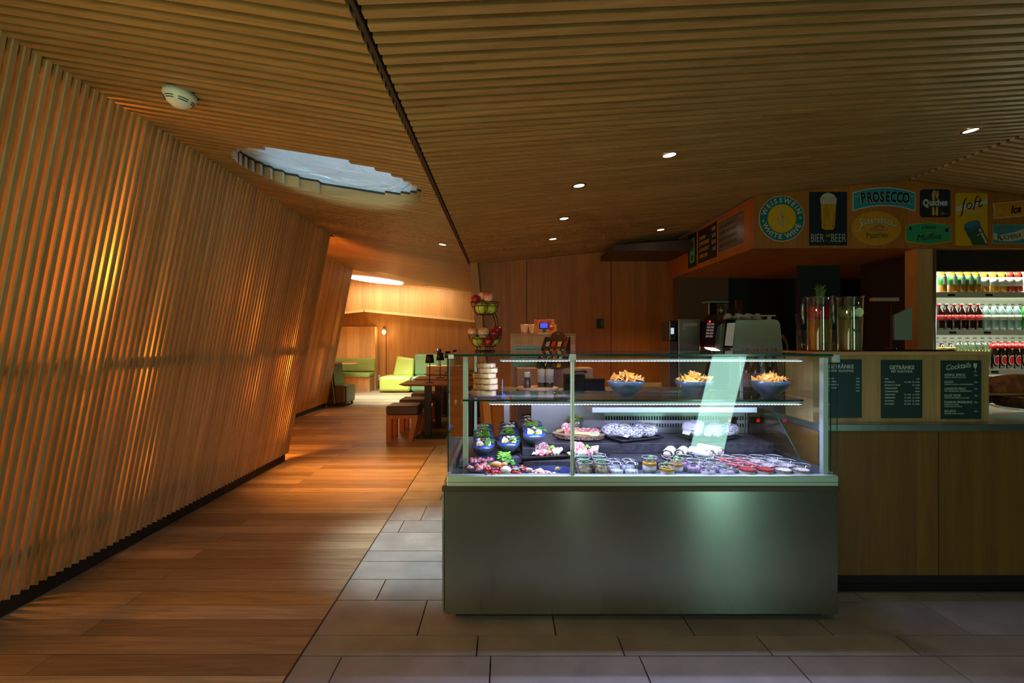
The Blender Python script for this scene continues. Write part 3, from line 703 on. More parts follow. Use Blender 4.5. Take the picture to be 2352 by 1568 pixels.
a = MB(); hamroll(a, (-.06,0,.01), .035, 1); hamroll(a, (-.02,-.01,.012), .02, 2); a.build('meat_slices', mat('roast_meat', (.42,.13,.12), .4, var=.3, scale=60), t)
a = MB(); leafs(a, (.075,0,.02), .034, 130, .034, .013, 0, 4); a.build('lettuce', mat('lettuce_bright', (.20,.55,.05), .5, var=.4, scale=50), t)
a = MB(); a.ell((.045,-.022,.022), .03, .011, .010, 14, 8); a.build('cream_sauce', FETA, t)
t = oval_dish('long oval blue dish with ham and two orange melon wedges', (-.06,2.463,.664), math.radians(14), .285, .10)
a = MB(); hamroll(a, (-.075,0,.01), .04, 5); hamroll(a, (-.05,.0,.012), .03, 6); a.build('ham_slices', HAM, t)
a = MB(); a.ell((.02,-.004,.03), .034, .020, .024, 16, 10, rot=(0,.15,.1)); a.ell((.058,-.008,.028), .020, .014, .022, 16, 10, rot=(0,.5,.2)); a.build('melon_wedge', MEL, t)
a = MB(); leafs(a, (.09,.01,.018), .03, 40, .02, .013, 0, 8); leafs(a, (-.02,.018,.018), .02, 26, .016, .012, 0, 9); a.build('rocket_leaves', LEAF, t)
t = oval_dish('long oval blue dish of cut tomatoes with a mozzarella ball and basil', (.015,2.385,.660), math.radians(10), .25, .085)
a = MB(); q = random.Random(3)
for k in range(95): a.ell((q.uniform(-.108,.108), q.uniform(-.030,.030), .016+q.uniform(0,.018)), .012*q.uniform(.7,1.1), .009, .008, 8, 6, rot=(q.random(),q.random(),q.random()))
a.build('tomato_pieces', TOM, t)
a = MB(); a.ell((-.008,-.006,.035), .027, .024, .019, 20, 12, jit=.02); a.build('mozzarella_ball', FETA, t)
a = MB(); a.tri([(.02,-.01,.045),(.04,-.022,.043),(.065,-.006,.036),(.045,.006,.044)], .001); a.tri([(.05,0,.04),(.07,-.008,.042),(.10,.01,.036),(.07,.012,.042)], .001); a.tri([(.025,.01,.04),(.04,.0,.046),(.055,.02,.036),(.035,.022,.038)], .001); a.build('basil_leaf', mat('basil_green', (.10,.20,.12), .4), t)
t = oval_dish('long oval blue dish of thin salmon slices and lemon beside the front post', (.205,2.395,.660), math.radians(6), .265, .095)
a = MB(); hamroll(a, (-.06,-.01,.012), .04, 15); hamroll(a, (-.02,-.01,.012), .04, 16); a.build('salmon_slices', two('salmon_slice', (.75,.32,.20), (.85,.60,.52), 60, .35), t)
a = MB(); a.ell((.055,.004,.026), .014, .009, .017, 12, 8, rot=(0,.3,0)); a.build('lemon_wedge', mat('lemon_yellow', (.80,.66,.20), .35), t)
a = MB(); a.shell([(.020,0),(.024,.012),(.026,.026)], (.092,.0,.008), 20); a.build('sauce_cup', GLT, t)
# black rectangular plates
PLB = mat('black_stoneware', (.016,.016,.018), .35, coat=.2)
def plate(mb, w_, d_, h=.014):
    mb.hexa([(-w_*.42,-d_*.42,0),(w_*.42,-d_*.42,0),(w_*.42,d_*.42,0),(-w_*.42,d_*.42,0),(-w_/2,-d_/2,h*.8),(w_/2,-d_/2,h*.8),(w_/2,d_/2,h*.8),(-w_/2,d_/2,h*.8)])
    for (a,b,c,d) in ((-w_/2,w_/2,-d_/2,-d_/2+.005),(-w_/2,w_/2,d_/2-.005,d_/2),(-w_/2,-w_/2+.005,-d_/2,d_/2),(w_/2-.005,w_/2,-d_/2,d_/2)): mb.box(a,b,c,d,h*.8,h*1.25)
def snack_plate(label, loc, rz, seed, w_=.24, d_=.15):
    t = thing('snack_plate', label, 'plate of snacks', loc, rz, 'black plates with cold cuts and cheese'); a = MB(); plate(a, w_, d_); a.build('plate', PLB, t, bev=.0015)
    z = .014; a = MB()
    disc(a, (-.015,.040,z+.024), .034, .004, .1, 1.25); disc(a, (.018,.044,z+.022), .030, .004, -.2, 1.2); a.build('salami_slice', SAL, t)
    a = MB()
    for k in range(6): a.ell((.045+.014*(k%3), .030+.016*(k//3), z+.013+.010*(k%2)), .0105, seg=12)
    a.build('grape', GRP, t)
    a = MB()
    for k in range(3): a.xf = Matrix.Translation((.055+.018*k,-.012,z+.012)) @ Matrix.Rotation(.6,4,'Z') @ Matrix.Rotation(-.45,4,'Y'); a.box(-.026,.026,-.007,.007,-.007,.007); a.xf = None
    a.build('cheese_stick', mat('cheese_pale', (.80,.72,.42), .45), t)
    a = MB(); a.ell((.038,-.025,z+.012), .015, .010, .010, 12, 8); a.ell((.012,-.03,z+.010), .008); a.ell((-.008,-.028,z+.010), .008); a.build('tomato', TOM, t)
    a = MB(); hamroll(a, (.0,-.035,z+.002), .03, seed); a.build('ham_slice', HAM, t)
    a = MB(); a.tri([(-.07,-.03,z+.004),(-.035,-.03,z+.006),(-.05,-.02,z+.034)], .014); a.ell((-.03,-.004,z+.010), .016, .012, .010, 10, 7, jit=.12); a.ell((.0,-.008,z+.012), .016, .012, .010, 10, 7, jit=.12); a.build('soft_cheese', FETA, t)
    a = MB(); disc(a, (-.085,-.005,z+.003), .018, .003); disc(a, (-.082,.012,z+.006), .018, .003, 0, .2); a.build('cucumber_slice', CUC, t)
    return t
snack_plate('black rectangular plate with salami, grapes, cheese and tomato, left of the front post', (.208,2.650,.703), math.radians(12), 3, .27, .16)
snack_plate('black square plate with salami and cheese, behind the jars right of the front post', (.43,2.66,.703), math.radians(35), 8, .20, .20)
# bark board
t = thing('serving_board', 'oval tree-slice board piled with ham, cheese sticks and cucumber', 'serving board', (.43,2.845,.760), math.radians(-14))
q = random.Random(2); a = MB(); n = 48; r0 = [1+q.uniform(-.03,.03) for _ in range(n)]
lo = [(.150*r0[i]*math.cos(2*PI*i/n)*.93, .088*r0[i]*math.sin(2*PI*i/n)*.93, .006) for i in range(n)]; hi = [(.150*r0[i]*math.cos(2*PI*i/n), .088*r0[i]*math.sin(2*PI*i/n), .030) for i in range(n)]
a.add(lo+hi, [(i,(i+1)%n,(i+1)%n+n,i+n) for i in range(n)]+[tuple(range(n))[::-1]], 0)
a.add([(p[0],p[1],p[2]) for p in hi], [tuple(range(n))], 1); a.lathe([(.05,0),(.05,.006)], seg=16, mi=0)
a.build('board', [two('tree_bark', (.09,.05,.03), (.30,.19,.12), 90, .8, bump=.6), wood('board_face', (.45,.25,.12), (.60,.38,.20), 'x')], t)
a = MB(); disc(a, (-.075,.045,.052), .028, .004, .2, 1.1); disc(a, (-.06,.05,.05), .028, .004, -.1, 1.2); a.build('salami_slice', SAL, t)
a = MB()
for k, (x, y, r) in enumerate([(-.10,0,.5),(-.08,.005,.3),(.02,-.045,.05),(.045,-.050,-.05),(.0,-.035,.1)]): a.xf = Matrix.Translation((x,y,.042)) @ Matrix.Rotation(r-1.2*(k<2),4,'Z') @ Matrix.Rotation(-.3*(k<2),4,'Y'); a.box(-.032,.032,-.008,.008,-.008,.008); a.xf = None
a.build('cheese_stick', CHS, t)
a = MB(); hamroll(a, (-.04,-.01,.034), .03, 4); hamroll(a, (.03,.0,.036), .035, 5); hamroll(a, (.085,.005,.034), .03, 6); a.build('ham_slice', HAM, t)
a = MB(); disc(a, (.085,-.042,.036), .020, .004, 0, .35); disc(a, (.105,-.034,.036), .020, .004, 0, .4); a.build('cucumber_slice', CUC, t)
a = MB(); a.ell((-.045,.03,.046), .012); a.ell((-.028,.034,.046), .011); a.build('tomato', TOM, t)
a = MB(); leafs(a, (.03,.02,.04), .045, 26, .02, .012, 0, 12); a.build('garnish_leaves', LEAF, t)
t = thing('glass_bowl', 'round glass bowl of chopped salad behind the tree-slice board', 'bowl of salad', (.43,2.975,.762), 0)
MB().shell([(.028,0),(.036,.006),(.048,.05),(.052,.092)], seg=28).build('bowl', GLT, t)
a = MB(); leafs(a, (0,0,.012), .030, 60, .07, .012, 0, 31); leafs(a, (0,0,.075), .042, 60, .03, .014, 0, 32); a.build('salad_leaves', mat('salad_yellowgreen', (.42,.52,.08), .45, var=.4, scale=50), t)
a = MB(); chips(a, (0,0,.03), .025, 26, .009, 0, 33, .05); a.build('cheese_cube', FETA, t)
# trays and wrapped sandwiches
WRAPM = two('newsprint_paper', (.03,.03,.035), (.62,.60,.60), 170, .75, thr=(.42,.48), detail=6, stretch=(.5,.9,1.5))
WRAPS = two('newsprint_paper_sparse', (.05,.05,.06), (.66,.65,.65), 60, .75, thr=(.34,.38), detail=4, stretch=(.6,.8,1.9))
BRD = mat('bread_crust', (.52,.24,.08), .6, var=.4, scale=40)
def tray(label, loc, rz, w_=.30, d_=.20):
    t = thing('serving_tray', label, 'tray', loc, rz, 'black trays under wrapped sandwiches'); a = MB(); plate(a, w_, d_, .014); a.build('tray', PLB, t, bev=.0015); return t
tray('black tray under the wrapped sandwiches left of the reflection', (.745,2.86,.757), math.radians(24), .30, .20)
tray('black tray under the wrapped sandwiches on the right', (1.195,2.86,.757), math.radians(28), .31, .20)
def wrap_pack(label, loc, rz, L=.155, W=.085, Hh=.062, seed=0, sparse=False, tilt=0, group='sandwiches wrapped in newsprint paper', bread=True):
    t = thing('wrapped_sandwich', label, 'wrapped sandwich', loc, rz, group, rot=(0, tilt, rz)); q = random.Random(seed); mb = MB(); N = 15; K = 16; vs = []; fs = []
    for i in range(N):
        u = -1+2*i/(N-1)
        k = (1-abs(u)**3.2)**.6 if abs(u) < 1 else 0
        wv, hv = W/2*(.55+.45*k), Hh/2*(.06+.94*k)
        for j in range(K):
            a = 2*PI*j/K; c, s = math.cos(a), math.sin(a)
            c = math.copysign(abs(c)**.55, c); s = math.copysign(abs(s)**.62, s)
            jt = 1+q.uniform(-.03,.03)+.07*math.sin(u*4+seed+j*.4)
            vs.append((u*L/2, c*wv*jt, Hh/2+s*hv*jt-(.0 if k else .0)))
    for i in range(N-1):
        for j in range(K): j2 = (j+1)%K; fs.append((i*K+j, i*K+j2, (i+1)*K+j2, (i+1)*K+j))
    fs += [tuple(range(K))[::-1], tuple((N-1)*K+j for j in range(K))]
    mb.add(vs, fs, 0, False); mb.build('paper', WRAPS if sparse else WRAPM, t)
    if bread:
        a = MB(); a.ell((.015,W*.30,Hh*.78), L*.30, W*.16, Hh*.22, 14, 8, jit=.08, seed=seed); a.build('bread_edge', BRD, t)
    f = MB(); f.tri([(-L/2,-W*.28,Hh*.42),(-L/2-.02,-W*.22,Hh*.2),(-L/2-.022,W*.2,Hh*.22),(-L/2,W*.28,Hh*.42)], .003); f.build('folded_end', WRAPS, t)
    return t
wrap_pack('large newsprint-wrapped sandwich at the left end of the left tray', (.66,2.845,.773), math.radians(-14), .185, .10, .078, 1)
wrap_pack('smaller newsprint-wrapped sandwich in the middle of the left tray', (.742,2.795,.773), math.radians(30), .10, .065, .058, 2, bread=False)
wrap_pack('newsprint-wrapped sandwich at the right end of the left tray', (.82,2.86,.773), math.radians(-20), .155, .10, .072, 3)
wrap_pack('newsprint-wrapped sandwich standing highest at the left of the right tray', (1.105,2.86,.773), math.radians(38), .135, .095, .088, 4, True, bread=False)
wrap_pack('newsprint-wrapped sandwich in the middle of the right tray', (1.215,2.83,.773), math.radians(36), .13, .09, .075, 5)
wrap_pack('newsprint-wrapped sandwich at the right end of the right tray', (1.312,2.87,.773), math.radians(28), .115, .08, .068, 6)
def roll(label, loc, rz, seed, L=.12, R=.026):
    t = thing('wrapped_roll', label, 'wrapped roll', loc, rz, 'paper-wrapped rolls lying on the slate step'); q = random.Random(seed); mb = MB(); K = 16; N = 6; vs = []; fs = []
    for i in range(N):
        for j in range(K):
            a = 2*PI*j/K; r = R*(1+q.uniform(-.05,.05)); vs.append((-L/2+L*i/(N-1), r*math.cos(a)*1.1, R+r*math.sin(a)*.9))
    for i in range(N-1):
        for j in range(K): j2 = (j+1)%K; fs.append((i*K+j, i*K+j2, (i+1)*K+j2, (i+1)*K+j))
    fs.append(tuple((N-1)*K+j for j in range(K)))
    mb.add(vs, fs, 0); mb.build('paper', WRAPS, t)
    a = MB(); a.ell((-L/2+.010, 0, R), .012, R*.88, R*.72, 12, 8, jit=.1, seed=seed); leafs(a, (-L/2+.008,0,R), .012, 6, .012, .008, 1, seed); a.build('filling', [mat('tortilla', (.62,.50,.36), .6), LEAF], t); return t
roll('white paper roll furthest left, open end showing the filling', (.885,2.635,.702), math.radians(62), 1)
roll('white paper roll second from the left with its open end forward', (.96,2.655,.702), math.radians(58), 2, .11, .024)
roll('white paper roll third from the left, half behind the purple dessert jars', (1.055,2.63,.702), math.radians(128), 3)
roll('white paper roll furthest right, leaning above the others', (1.115,2.66,.705), math.radians(126), 4, .125, .029)
# --- jars ---
JG = glass('jar_glass', (.93,.95,.96), 3.0); RIM = mat('glass_rim', (.50,.54,.58), .12, coat=.8)
def jar(kind, label, loc, group, R=.040, h=.068, fill=None, top=None, seed=0):
    nm = {'panna':'dessert_jar','yog':'yogurt_jar'}.get(kind, 'dessert_jar')
    t = thing(nm if kind != 'olive' else 'salad_jar', label, 'jar', loc, 0, group)
    o = MB(); pr = [(R*.78,0),(R*.84,.002),(R*.92,h*.80),(R*.98,h*.86),(R,h*.97),(R*.98,h)]
    if kind == 'yog': pr = [(R*.9,0),(R,.004),(R,h*.62),(R*.80,h*.80),(R*.80,h*.86),(R*.92,h*.90),(R*.92,h)]
    o.shell(pr, seg=28, t=.0022); o.build('glass', JG, t)
    MB().tube([((pr[-1][0]-.001)*math.cos(2*PI*i/28), (pr[-1][0]-.001)*math.sin(2*PI*i/28), h+.0012) for i in range(28)], .0013, 5, closed=True).build('rim', RIM, t)
    k = R-.0028 if kind == 'yog' else R*.80
    fh = h*(.60 if kind != 'panna' else .62)
    if kind == 'yog': fh = h*.58
    f = MB(); f.lathe([(k*.94,.004),(k*(1.08 if kind != 'yog' else 1),fh)], seg=24); f.build('filling', fill, t)
    if top:
        tm, th = top; g = MB(); g.lathe([(k*1.08,fh+.0002),(k*1.12,fh+th),(0,fh+th+.001)], seg=24, smooth=False); g.build('topping', tm, t)
        fh += th
    q = random.Random(seed)
    if kind in ('panna_g',): pass
    return t, fh
def herb(t, z, r, n, s, m_, seed, h=.015):
    a = MB(); leafs(a, (0,0,z), r, n, h, s, 0, seed); a.build('herb_leaf', m_, t)
OLV = two('olive_potato', (.16,.12,.04), (.40,.30,.13), 34, .3)
k = 0
for r_, (y, nm) in enumerate(((2.385,'front row'),(2.475,'middle row'),(2.53,'rear row'))):
    for c_, x in enumerate((.392-.012*r_*.0, .478)):
        t, fh = jar('olive', 'glass jar of potato salad with herbs on top, %s of the six, %s one' % (nm, ('left','right')[c_]), (x+.004*r_, y-.0+r_*.0, .656 if y < 2.54 else .70), 'six potato salad jars beside the front post', .0405, .082, OLV, None, k)
        a = MB(); q = random.Random(k+9)
        for i in range(7): a.ell((q.uniform(-.02,.02), q.uniform(-.02,.02), .02+.012*(i%3)+.004), .0125, .0125, .014, 10, 7)
        a.build('potato', mat('potato_olive', (.46,.36,.16), .35, var=.3, scale=50), t)
        herb(t, .066, .018, 18, .010, mat('parsley', (.03,.22,.03), .5), k, .018); k += 1
YOG = mat('white_yogurt', (.84,.85,.84), .4)
for r_, (y, nm) in enumerate(((2.385,'front'),(2.455,'rear'))):
    for c_, x in enumerate((.548, .620)):
        jar('yog', 'small glass jar of plain white yogurt, %s %s of the four' % (nm, ('left','right')[c_]), (x, y, .656), 'four small jars of white yogurt', .034, .074, YOG)
MANGO = mat('mango_layer', (.80,.42,.02), .25)
for i, (x, y, R, h, nm) in enumerate([(.715,2.415,.0385,.098,'tall white dessert glass with mango layer and herb, standing leftmost'),(.788,2.375,.040,.070,'low wide white dessert glass with mango layer, in front'),(.850,2.425,.0385,.088,'tall white dessert glass with mango layer, behind right of the low one')]):
    t, fh = jar('panna', nm, (x, y, .656), 'white desserts with a mango layer', R, h, YOG, (MANGO, .012), i); 
    a = MB(); chips(a, (0,0,fh+.002), .026, 30, .0035, 0, i, .004); a.build('crumble', mat('crumble', (.40,.28,.22), .7, var=.5, scale=90), t)
    herb(t, fh+.010, .012, 16, .013, mat('mint_pale', (.18,.42,.12), .5), i+70, .018)
PUR = two('berry_cream', (.42,.24,.46), (.66,.48,.66), 60, .4); GRN = mat('mint_leaf', (.04,.25,.05), .4); PINK = mat('berry_pink', (.62,.06,.16), .3)
for i, (x, y, nm) in enumerate([(.985,2.37,'front left'),(1.075,2.37,'front right'),(.955,2.46,'middle left'),(1.045,2.46,'middle right'),(.935,2.545,'rear left'),(1.03,2.545,'rear right')]):
    t, fh = jar('p', 'jar of lilac berry cream with a mint leaf, %s of the six' % nm, (x, y, .656), 'six jars of lilac berry cream', .0415, .070, PUR, None, i)
    herb(t, fh+.004, .014, 3, .014, GRN, i+90, .006); a = MB(); chips(a, (-.010,.004,fh), .014, 3, .007, 0, i, .002); a.build('berry', PINK, t)
RED = mat('raspberry_layer', (.62,.005,.03), .12, coat=.5); CRM = mat('cream_pudding', (.80,.76,.68), .4)
for i, (x, y, nm) in enumerate([(1.175,2.375,'front left'),(1.262,2.375,'front right'),(1.150,2.46,'middle left'),(1.238,2.46,'middle right'),(1.135,2.545,'rear left'),(1.222,2.545,'rear right')]):
    jar('panna', 'jar of cream pudding with red raspberry layer, %s of the six' % nm, (x, y, .656), 'six cream puddings with a raspberry layer', .0415, .070, CRM, (RED, .010), i)
CHO = two('chocolate_flecked_cream', (.14,.06,.03), (.74,.66,.60), 130, .5, thr=(.36,.44)); MOU = mat('mousse_beige', (.50,.36,.30), .5, var=.15, scale=30)
for i, (x, y, nm) in enumerate([(1.350,2.375,'front left'),(1.436,2.375,'front right'),(1.327,2.46,'middle left'),(1.414,2.46,'middle right'),(1.310,2.545,'rear left'),(1.398,2.545,'rear right')]):
    jar('panna', 'jar of beige mousse with chocolate-flecked cream, %s of the six' % nm, (x, y, .656), 'six jars of mousse with chocolate flecks', .0405, .070, MOU, (CHO, .006), i)
# --- bowls of tortilla chips on the glass shelf ---
CHIP = two('tortilla_chip', (.62,.26,.03), (.80,.42,.07), 18, .5, thr=(.35,.65))
CB_ = mat('chip_bowl_glaze', (.035,.065,.085), .28, coat=.4)
CBI = mat('chip_bowl_inside', (.03,.06,.16), .3)
for i, (px, nm) in enumerate(((1437,'leftmost of three on the glass shelf'),(1594,'middle of three on the glass shelf'),(1768,'rightmost of three on the glass shelf'))):
    x = (px-CX)*2.60/F
    t = thing('chip_bowl', 'dark blue bowl heaped with tortilla chips, '+nm, 'bowl of chips', (x, 2.60, 1.0315), 0, 'bowls of tortilla chips')
    pr = [(.034,0),(.036,.004),(.058,.020),(.083,.048),(.0985,.082)]
    o = MB(); o.lathe(pr+[(.096,.0835),(.094,.081)], seg=40); o.lathe([(.0945,.0815),(.080,.05),(.055,.024),(0,.016)], seg=40, mi=1); o.build('bowl', [CB_, CBI], t)
    q = random.Random(i+3); a = MB()
    for k in range(52):
        an = q.uniform(0, 2*PI); d = .076*math.sqrt(q.random()); zz = .072+(.060 if i == 0 else .042)*(1-d/.085)*q.random()+.006
        R = Euler((q.uniform(-1.3,1.3), q.uniform(-1.3,1.3), q.uniform(0,6))).to_matrix(); s = q.uniform(.028,.040)
        c0 = Vector((d*math.cos(an), d*math.sin(an), zz)); a.tri([c0+R @ Vector((s*math.cos(u), s*math.sin(u), 0)) for u in (0,2.1,4.2)], .0015)
    a.build('tortilla_chip', CHIP, t)
# --- stack of bread slices on slate ---
t = thing('slate_board', 'dark slate under the stack of filled flatbreads on the glass shelf', 'slate board', (-.10,2.60,1.0315)); MB().box(-.085,.085,-.07,.07,0,.006).build('slate', mat('slate_violet', (.10,.09,.16), .5), t)
BRS = two('toasted_bread', (.60,.36,.13), (.85,.64,.34), 26, .7, thr=(.40,.6), bump=.4); FIL = two('sandwich_filling', (.16,.05,.03), (.50,.26,.12), 70, .6)
q = random.Random(9); z = 1.0378
for i in range(6):
    hh = (.032,.030,.030,.027,.026,.026)[i]; wv = (.066,.064,.062,.060,.052,.048)[i]
    t = thing('filled_bread', 'toasted sandwich in the stack on slate, %s' % ['lowest','second from the bottom','third from the bottom','fourth from the bottom','second from the top','topmost'][i], 'sandwich', (-.105+q.uniform(-.012,.012)+(.004*i if i > 3 else 0), 2.60, z), q.uniform(-.5,.5), 'stack of toasted sandwiches on slate')
    a = MB(); n = 14; lo = []
    poly = [(wv*math.copysign(abs(math.cos(2*PI*k/n))**.6, math.cos(2*PI*k/n)), .045*math.copysign(abs(math.sin(2*PI*k/n))**.6, math.sin(2*PI*k/n))) for k in range(n)]
    a.prism(poly, 0, hh*.80); dxx = q.uniform(-.003,.003); a.build('bread', BRS, t, bev=.003)
    a = MB(); a.prism([(p[0]*.95+dxx,p[1]*.96) for p in poly], hh*.80, hh*.98); a.build('filling', FIL, t); z += hh+.0004
t = thing('card_holder', 'bluish clear plastic holder beside the stack of toasted sandwiches', 'card holder', (-.005,2.64,1.0315))
MB().box(-.012,.012,-.05,.05,0,.004).box(-.004,.0,-.05,.05,.004,.085).build('holder', mat('blue_plastic', (.16,.24,.55), .3), t)
# ---------------- bar counter ----------------
ctr = thing('bar_counter', 'long oak-fronted counter with a steel edge and black recessed plinth, right of the display case', 'counter', (0,0,0))
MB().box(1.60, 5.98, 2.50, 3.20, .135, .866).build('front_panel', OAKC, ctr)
for x in (2.21, 2.83, 3.45): MB().box(x-.0015, x+.0015, 2.4985, 2.50, .135, .866).build('panel_joint', DARK, ctr)
MB().box(1.60, 5.98, 2.60, 3.15, 0, .134).build('plinth', BLKG, ctr)
MB().box(1.595, 5.98, 2.488, 3.22, .867, .903).build('worktop', steel('counter_steel', (.50,.60,.55), .33, (1,.02,.02)), ctr, bev=.003)
bar = thing('bar_upstand', 'raised oak box on the steel counter that carries the menu boards', 'counter upstand', (0,0,0))
MB().box(1.603, 2.515, 2.55, 2.80, .9035, 1.250).build('front_panel', OAKB, bar)
MB().box(1.598, 2.520, 2.545, 2.83, 1.2505, 1.268).build('top_board', wood('bar_top', (.40,.22,.09), (.52,.30,.13), 'x'), bar, bev=.001)
tag(MB().box(1.955, 2.44, 2.66, 2.82, 1.2685, 1.276).build('black_mat', BLKG), 'black flat slab lying on the raised oak bar behind the menu boards', 'bar mat')
# menu boards
BRDM = mat('menu_slate_green', (.012,.035,.036), .38)
INK = mat('menu_ink', (.36,.48,.44), .6)
def board(label, px0, px1, py0, py1, items):
    a = P(px0, py1, 2.545); c = P(px1, py0, 2.545)
    t = thing('menu_board', label, 'menu board', ((a.x+c.x)/2, 2.5485, (a.z+c.z)/2), 0, 'menu boards on the bar front')
    w_, h_ = (c.x-a.x)/2, (c.z-a.z)/2
    MB().box(-w_, w_, -.003, 0, -h_, h_).build('board', BRDM, t)
    k = 2.545/F
    its = [(s, sz*k, (((x-(px0+px1)/2)*k), -.0036, -((y-(py0+py1)/2)*k)), kw) for s, sz, x, y, kw in items]
    texts(t, 'lettering', its, INK); return t
L = dict(align='LEFT'); R_ = dict(align='RIGHT')
drinks = [('BIER', '4.50'), ('PROSECCO', 'GL. 8.00   FL. 54.00'), ('PROSECCO ROSÉ', 'FL. 56.00'), ('ZÜRISCHÜMLI', '49.00'), ('CHAMPAGNER', '62.00'),
          ('WEISSWEIN', 'GL. 9.00   FL. 60.00'), ('WEISSWEIN', 'GL. 8.00   FL. 54.00'), ('ROTWEIN', 'GL. 9.00   FL. 60.00'), ('ROTWEIN', 'GL. 8.00   FL. 54.00')]
it = [('GETRÄNKE', 12.5, 2071.5, 844, dict(bold=.02, sx=.92)), ('MIT ALKOHOL', 7.6, 2071.5, 853, dict(bold=.015))]
for k, (a_, b2) in enumerate(drinks): it += [(a_, 4.6, 2032, 870+k*7.2, dict(L, bold=.02)), (b2, 4.4, 2112, 870+k*7.2, dict(R_, bold=.02))]
board('dark menu board headed GETRÄNKE MIT ALKOHOL, middle of three on the bar front', 2024.5, 2118.8, 826.4, 960, it)
soft = [('MINERAL WASSER','4.50'),('COLA / ORANGINA / ZERO','5.00'),('RIVELLA / ALPENKRÄUTER','6.00'),('KAFFEE / TEE','5.00'),('RED BULL','6.00'),('SIRUP','2.50')]
it = [('GETRÄNKE', 12.5, 1932, 842, dict(bold=.02, sx=.92)), ('OHNE ALKOHOL', 7.6, 1932, 851.5, dict(bold=.015))]
for k, (a_, b2) in enumerate(soft[:5]): it += [('', 4.4, 1893, 869, L), (b2, 4.6, 1974, 869+k*7.2, dict(R_, bold=.02)), (['L. WASSER','COLA / ZERO','ALPENKRÄUTER','TEE / WASSER','SAFT'][k], 4.2, 1896, 869+k*7.2, dict(L, bold=.02))]
it = [x for x in it if x[0]]
board('dark menu board headed GETRÄNKE OHNE ALKOHOL, half behind the display case glass', 1885, 1979.7, 825, 959, it)
ck = [('APÉROL SPRITZ','13.–','APÉROL, PROSECCO, SODA',861),('HUGO','13.–','PROSECCO, SODA, HOLUNDERSIRUP',877),('LONDON MULE','13.–','GIN, GINGER BEER, ZITRONENSAFT',892.5),('LILLET ROSE','13.–','LILLET ROSÉ, PROSECCO, SODA',908),('PASSION SPARKLING','13.–','PROSECCO, SODA,',923.5),('NO-JITO','11.–','GINGER, MINZE, LIMETTE',944)]
it = [('Cocktails', 17, 2200, 841.5, dict(bold=.01, shear=.35, rot=.12, sx=.92)), ('PASSIONSFRUCHTSIRUP', 3.8, 2169, 933.5, dict(L))]
for a_, b2, c_, y in ck: it += [(a_, 7.4, 2169, y, dict(L, bold=.012, sx=.93)), (b2, 6.4, 2248, y+.5, dict(R_, bold=.012)), (c_, 4.0, 2169, y+5.6, dict(L, bold=.01))]
t = board('dark menu board headed Cocktails with a wine glass drawing, rightmost of three', 2162, 2254, 827.6, 962, it)
a = MB(); k = 2.545/F
gx, gz = (2240-2208)*k, -(842-894.8)*k
a.prism([(gx-.008,gz+.018),(gx+.008,gz+.018),(gx+.010,gz+.004),(gx+.003,gz-.008),(gx-.003,gz-.008),(gx-.010,gz+.004)], -.0038, -.003, 'y')
a.box(gx-.0008, gx+.0008, -.0038, -.003, gz-.026, gz-.008); a.box(gx-.009, gx+.009, -.0038, -.003, gz-.028, gz-.026); a.build('wine_glass_drawing', INK, t)
# pitchers
def pitcher(label, px, liquid, top, seed):
    x = (px-CX)*2.63/F
    t = thing('pitcher', label, 'pitcher', (x, 2.63, 1.2685), 0, 'tall clear pitchers of lemonade on the bar')
    pr = [(.052,0),(.055,.004),(.055,.01),(.057,.285),(.060,.290)]
    o = MB(); o.shell(pr, seg=36, t=.0035); b0 = len(o.v)
    for i, v in enumerate(o.v):
        if v[2] > .262 and v[0] > .03: o.v[i] = (v[0]+(v[2]-.262)*.55, v[1]*.8, v[2]+.004)
    o.tube([(-.054,0,.262),(-.060,0,.282),(-.072,0,.287),(-.082,0,.276),(-.087,0,.25),(-.086,0,.20),(-.084,0,.150),(-.083,0,.142)], [.007,.008,.008,.008,.008,.008,.007,.005], 10)
    o.build('jug', glass('acrylic', (.93,.95,.94), 2.2), t)
    a = MB(); a.lathe([(.050,.006),(.0515,.17)], seg=28); a.build('lemonade', liquid, t)
    a = MB(); a.lathe([(.0515,.1705),(.0525,.238)], seg=28); a.build('fruit_layer', top, t)
    return t
def liq(name, c, dens=.0):
    m, n, l, b = nt(name); b.inputs['Base Color'].default_value = (*c,1); b.inputs['Roughness'].default_value = .15; b.inputs['Transmission Weight'].default_value = .55; b.inputs['IOR'].default_value = 1.05
    return m
t = pitcher('clear pitcher of amber lemonade with red berries and a rosemary sprig', 1881, liq('amber_lemonade', (.62,.34,.06)), two('red_berries', (.25,.003,.003), (.45,.01,.01), 40, .3), 1)
a = MB(); q = random.Random(4)
for i in range(9):
    bx = q.uniform(-.02,.02); lx = q.uniform(-.01,.05); hh = q.uniform(.04,.085)
    a.tube([(bx,0,.23),(bx+lx*.4,0,.265),(bx+lx,q.uniform(-.02,.02),.27+hh)], .0012, 5)
    for k in range(26):
        u = k/26; cx_, cz = bx+lx*u, .255+(.015+hh)*u; an = q.uniform(0,2*PI); a.tri([(cx_,0,cz),(cx_+.003,.001,cz+.004),(cx_+.016*math.cos(an),.012*math.sin(an),cz+.016),(cx_+.001,0,cz+.006)], .0008)
a.build('rosemary_sprig', mat('rosemary', (.10,.17,.04), .6, var=.4, scale=60), t)
t = pitcher('clear pitcher of pale lemonade with lime slices and mint', 1951, liq('pale_lemonade', (.66,.54,.22)), two('mint_lime_mix', (.03,.08,.01), (.25,.32,.10), 30, .3), 2)
a = MB(); disc(a, (.014,-.051,.205), .024, .003, 0, PI/2+.1); a.build('lime_slice', CUC, t)
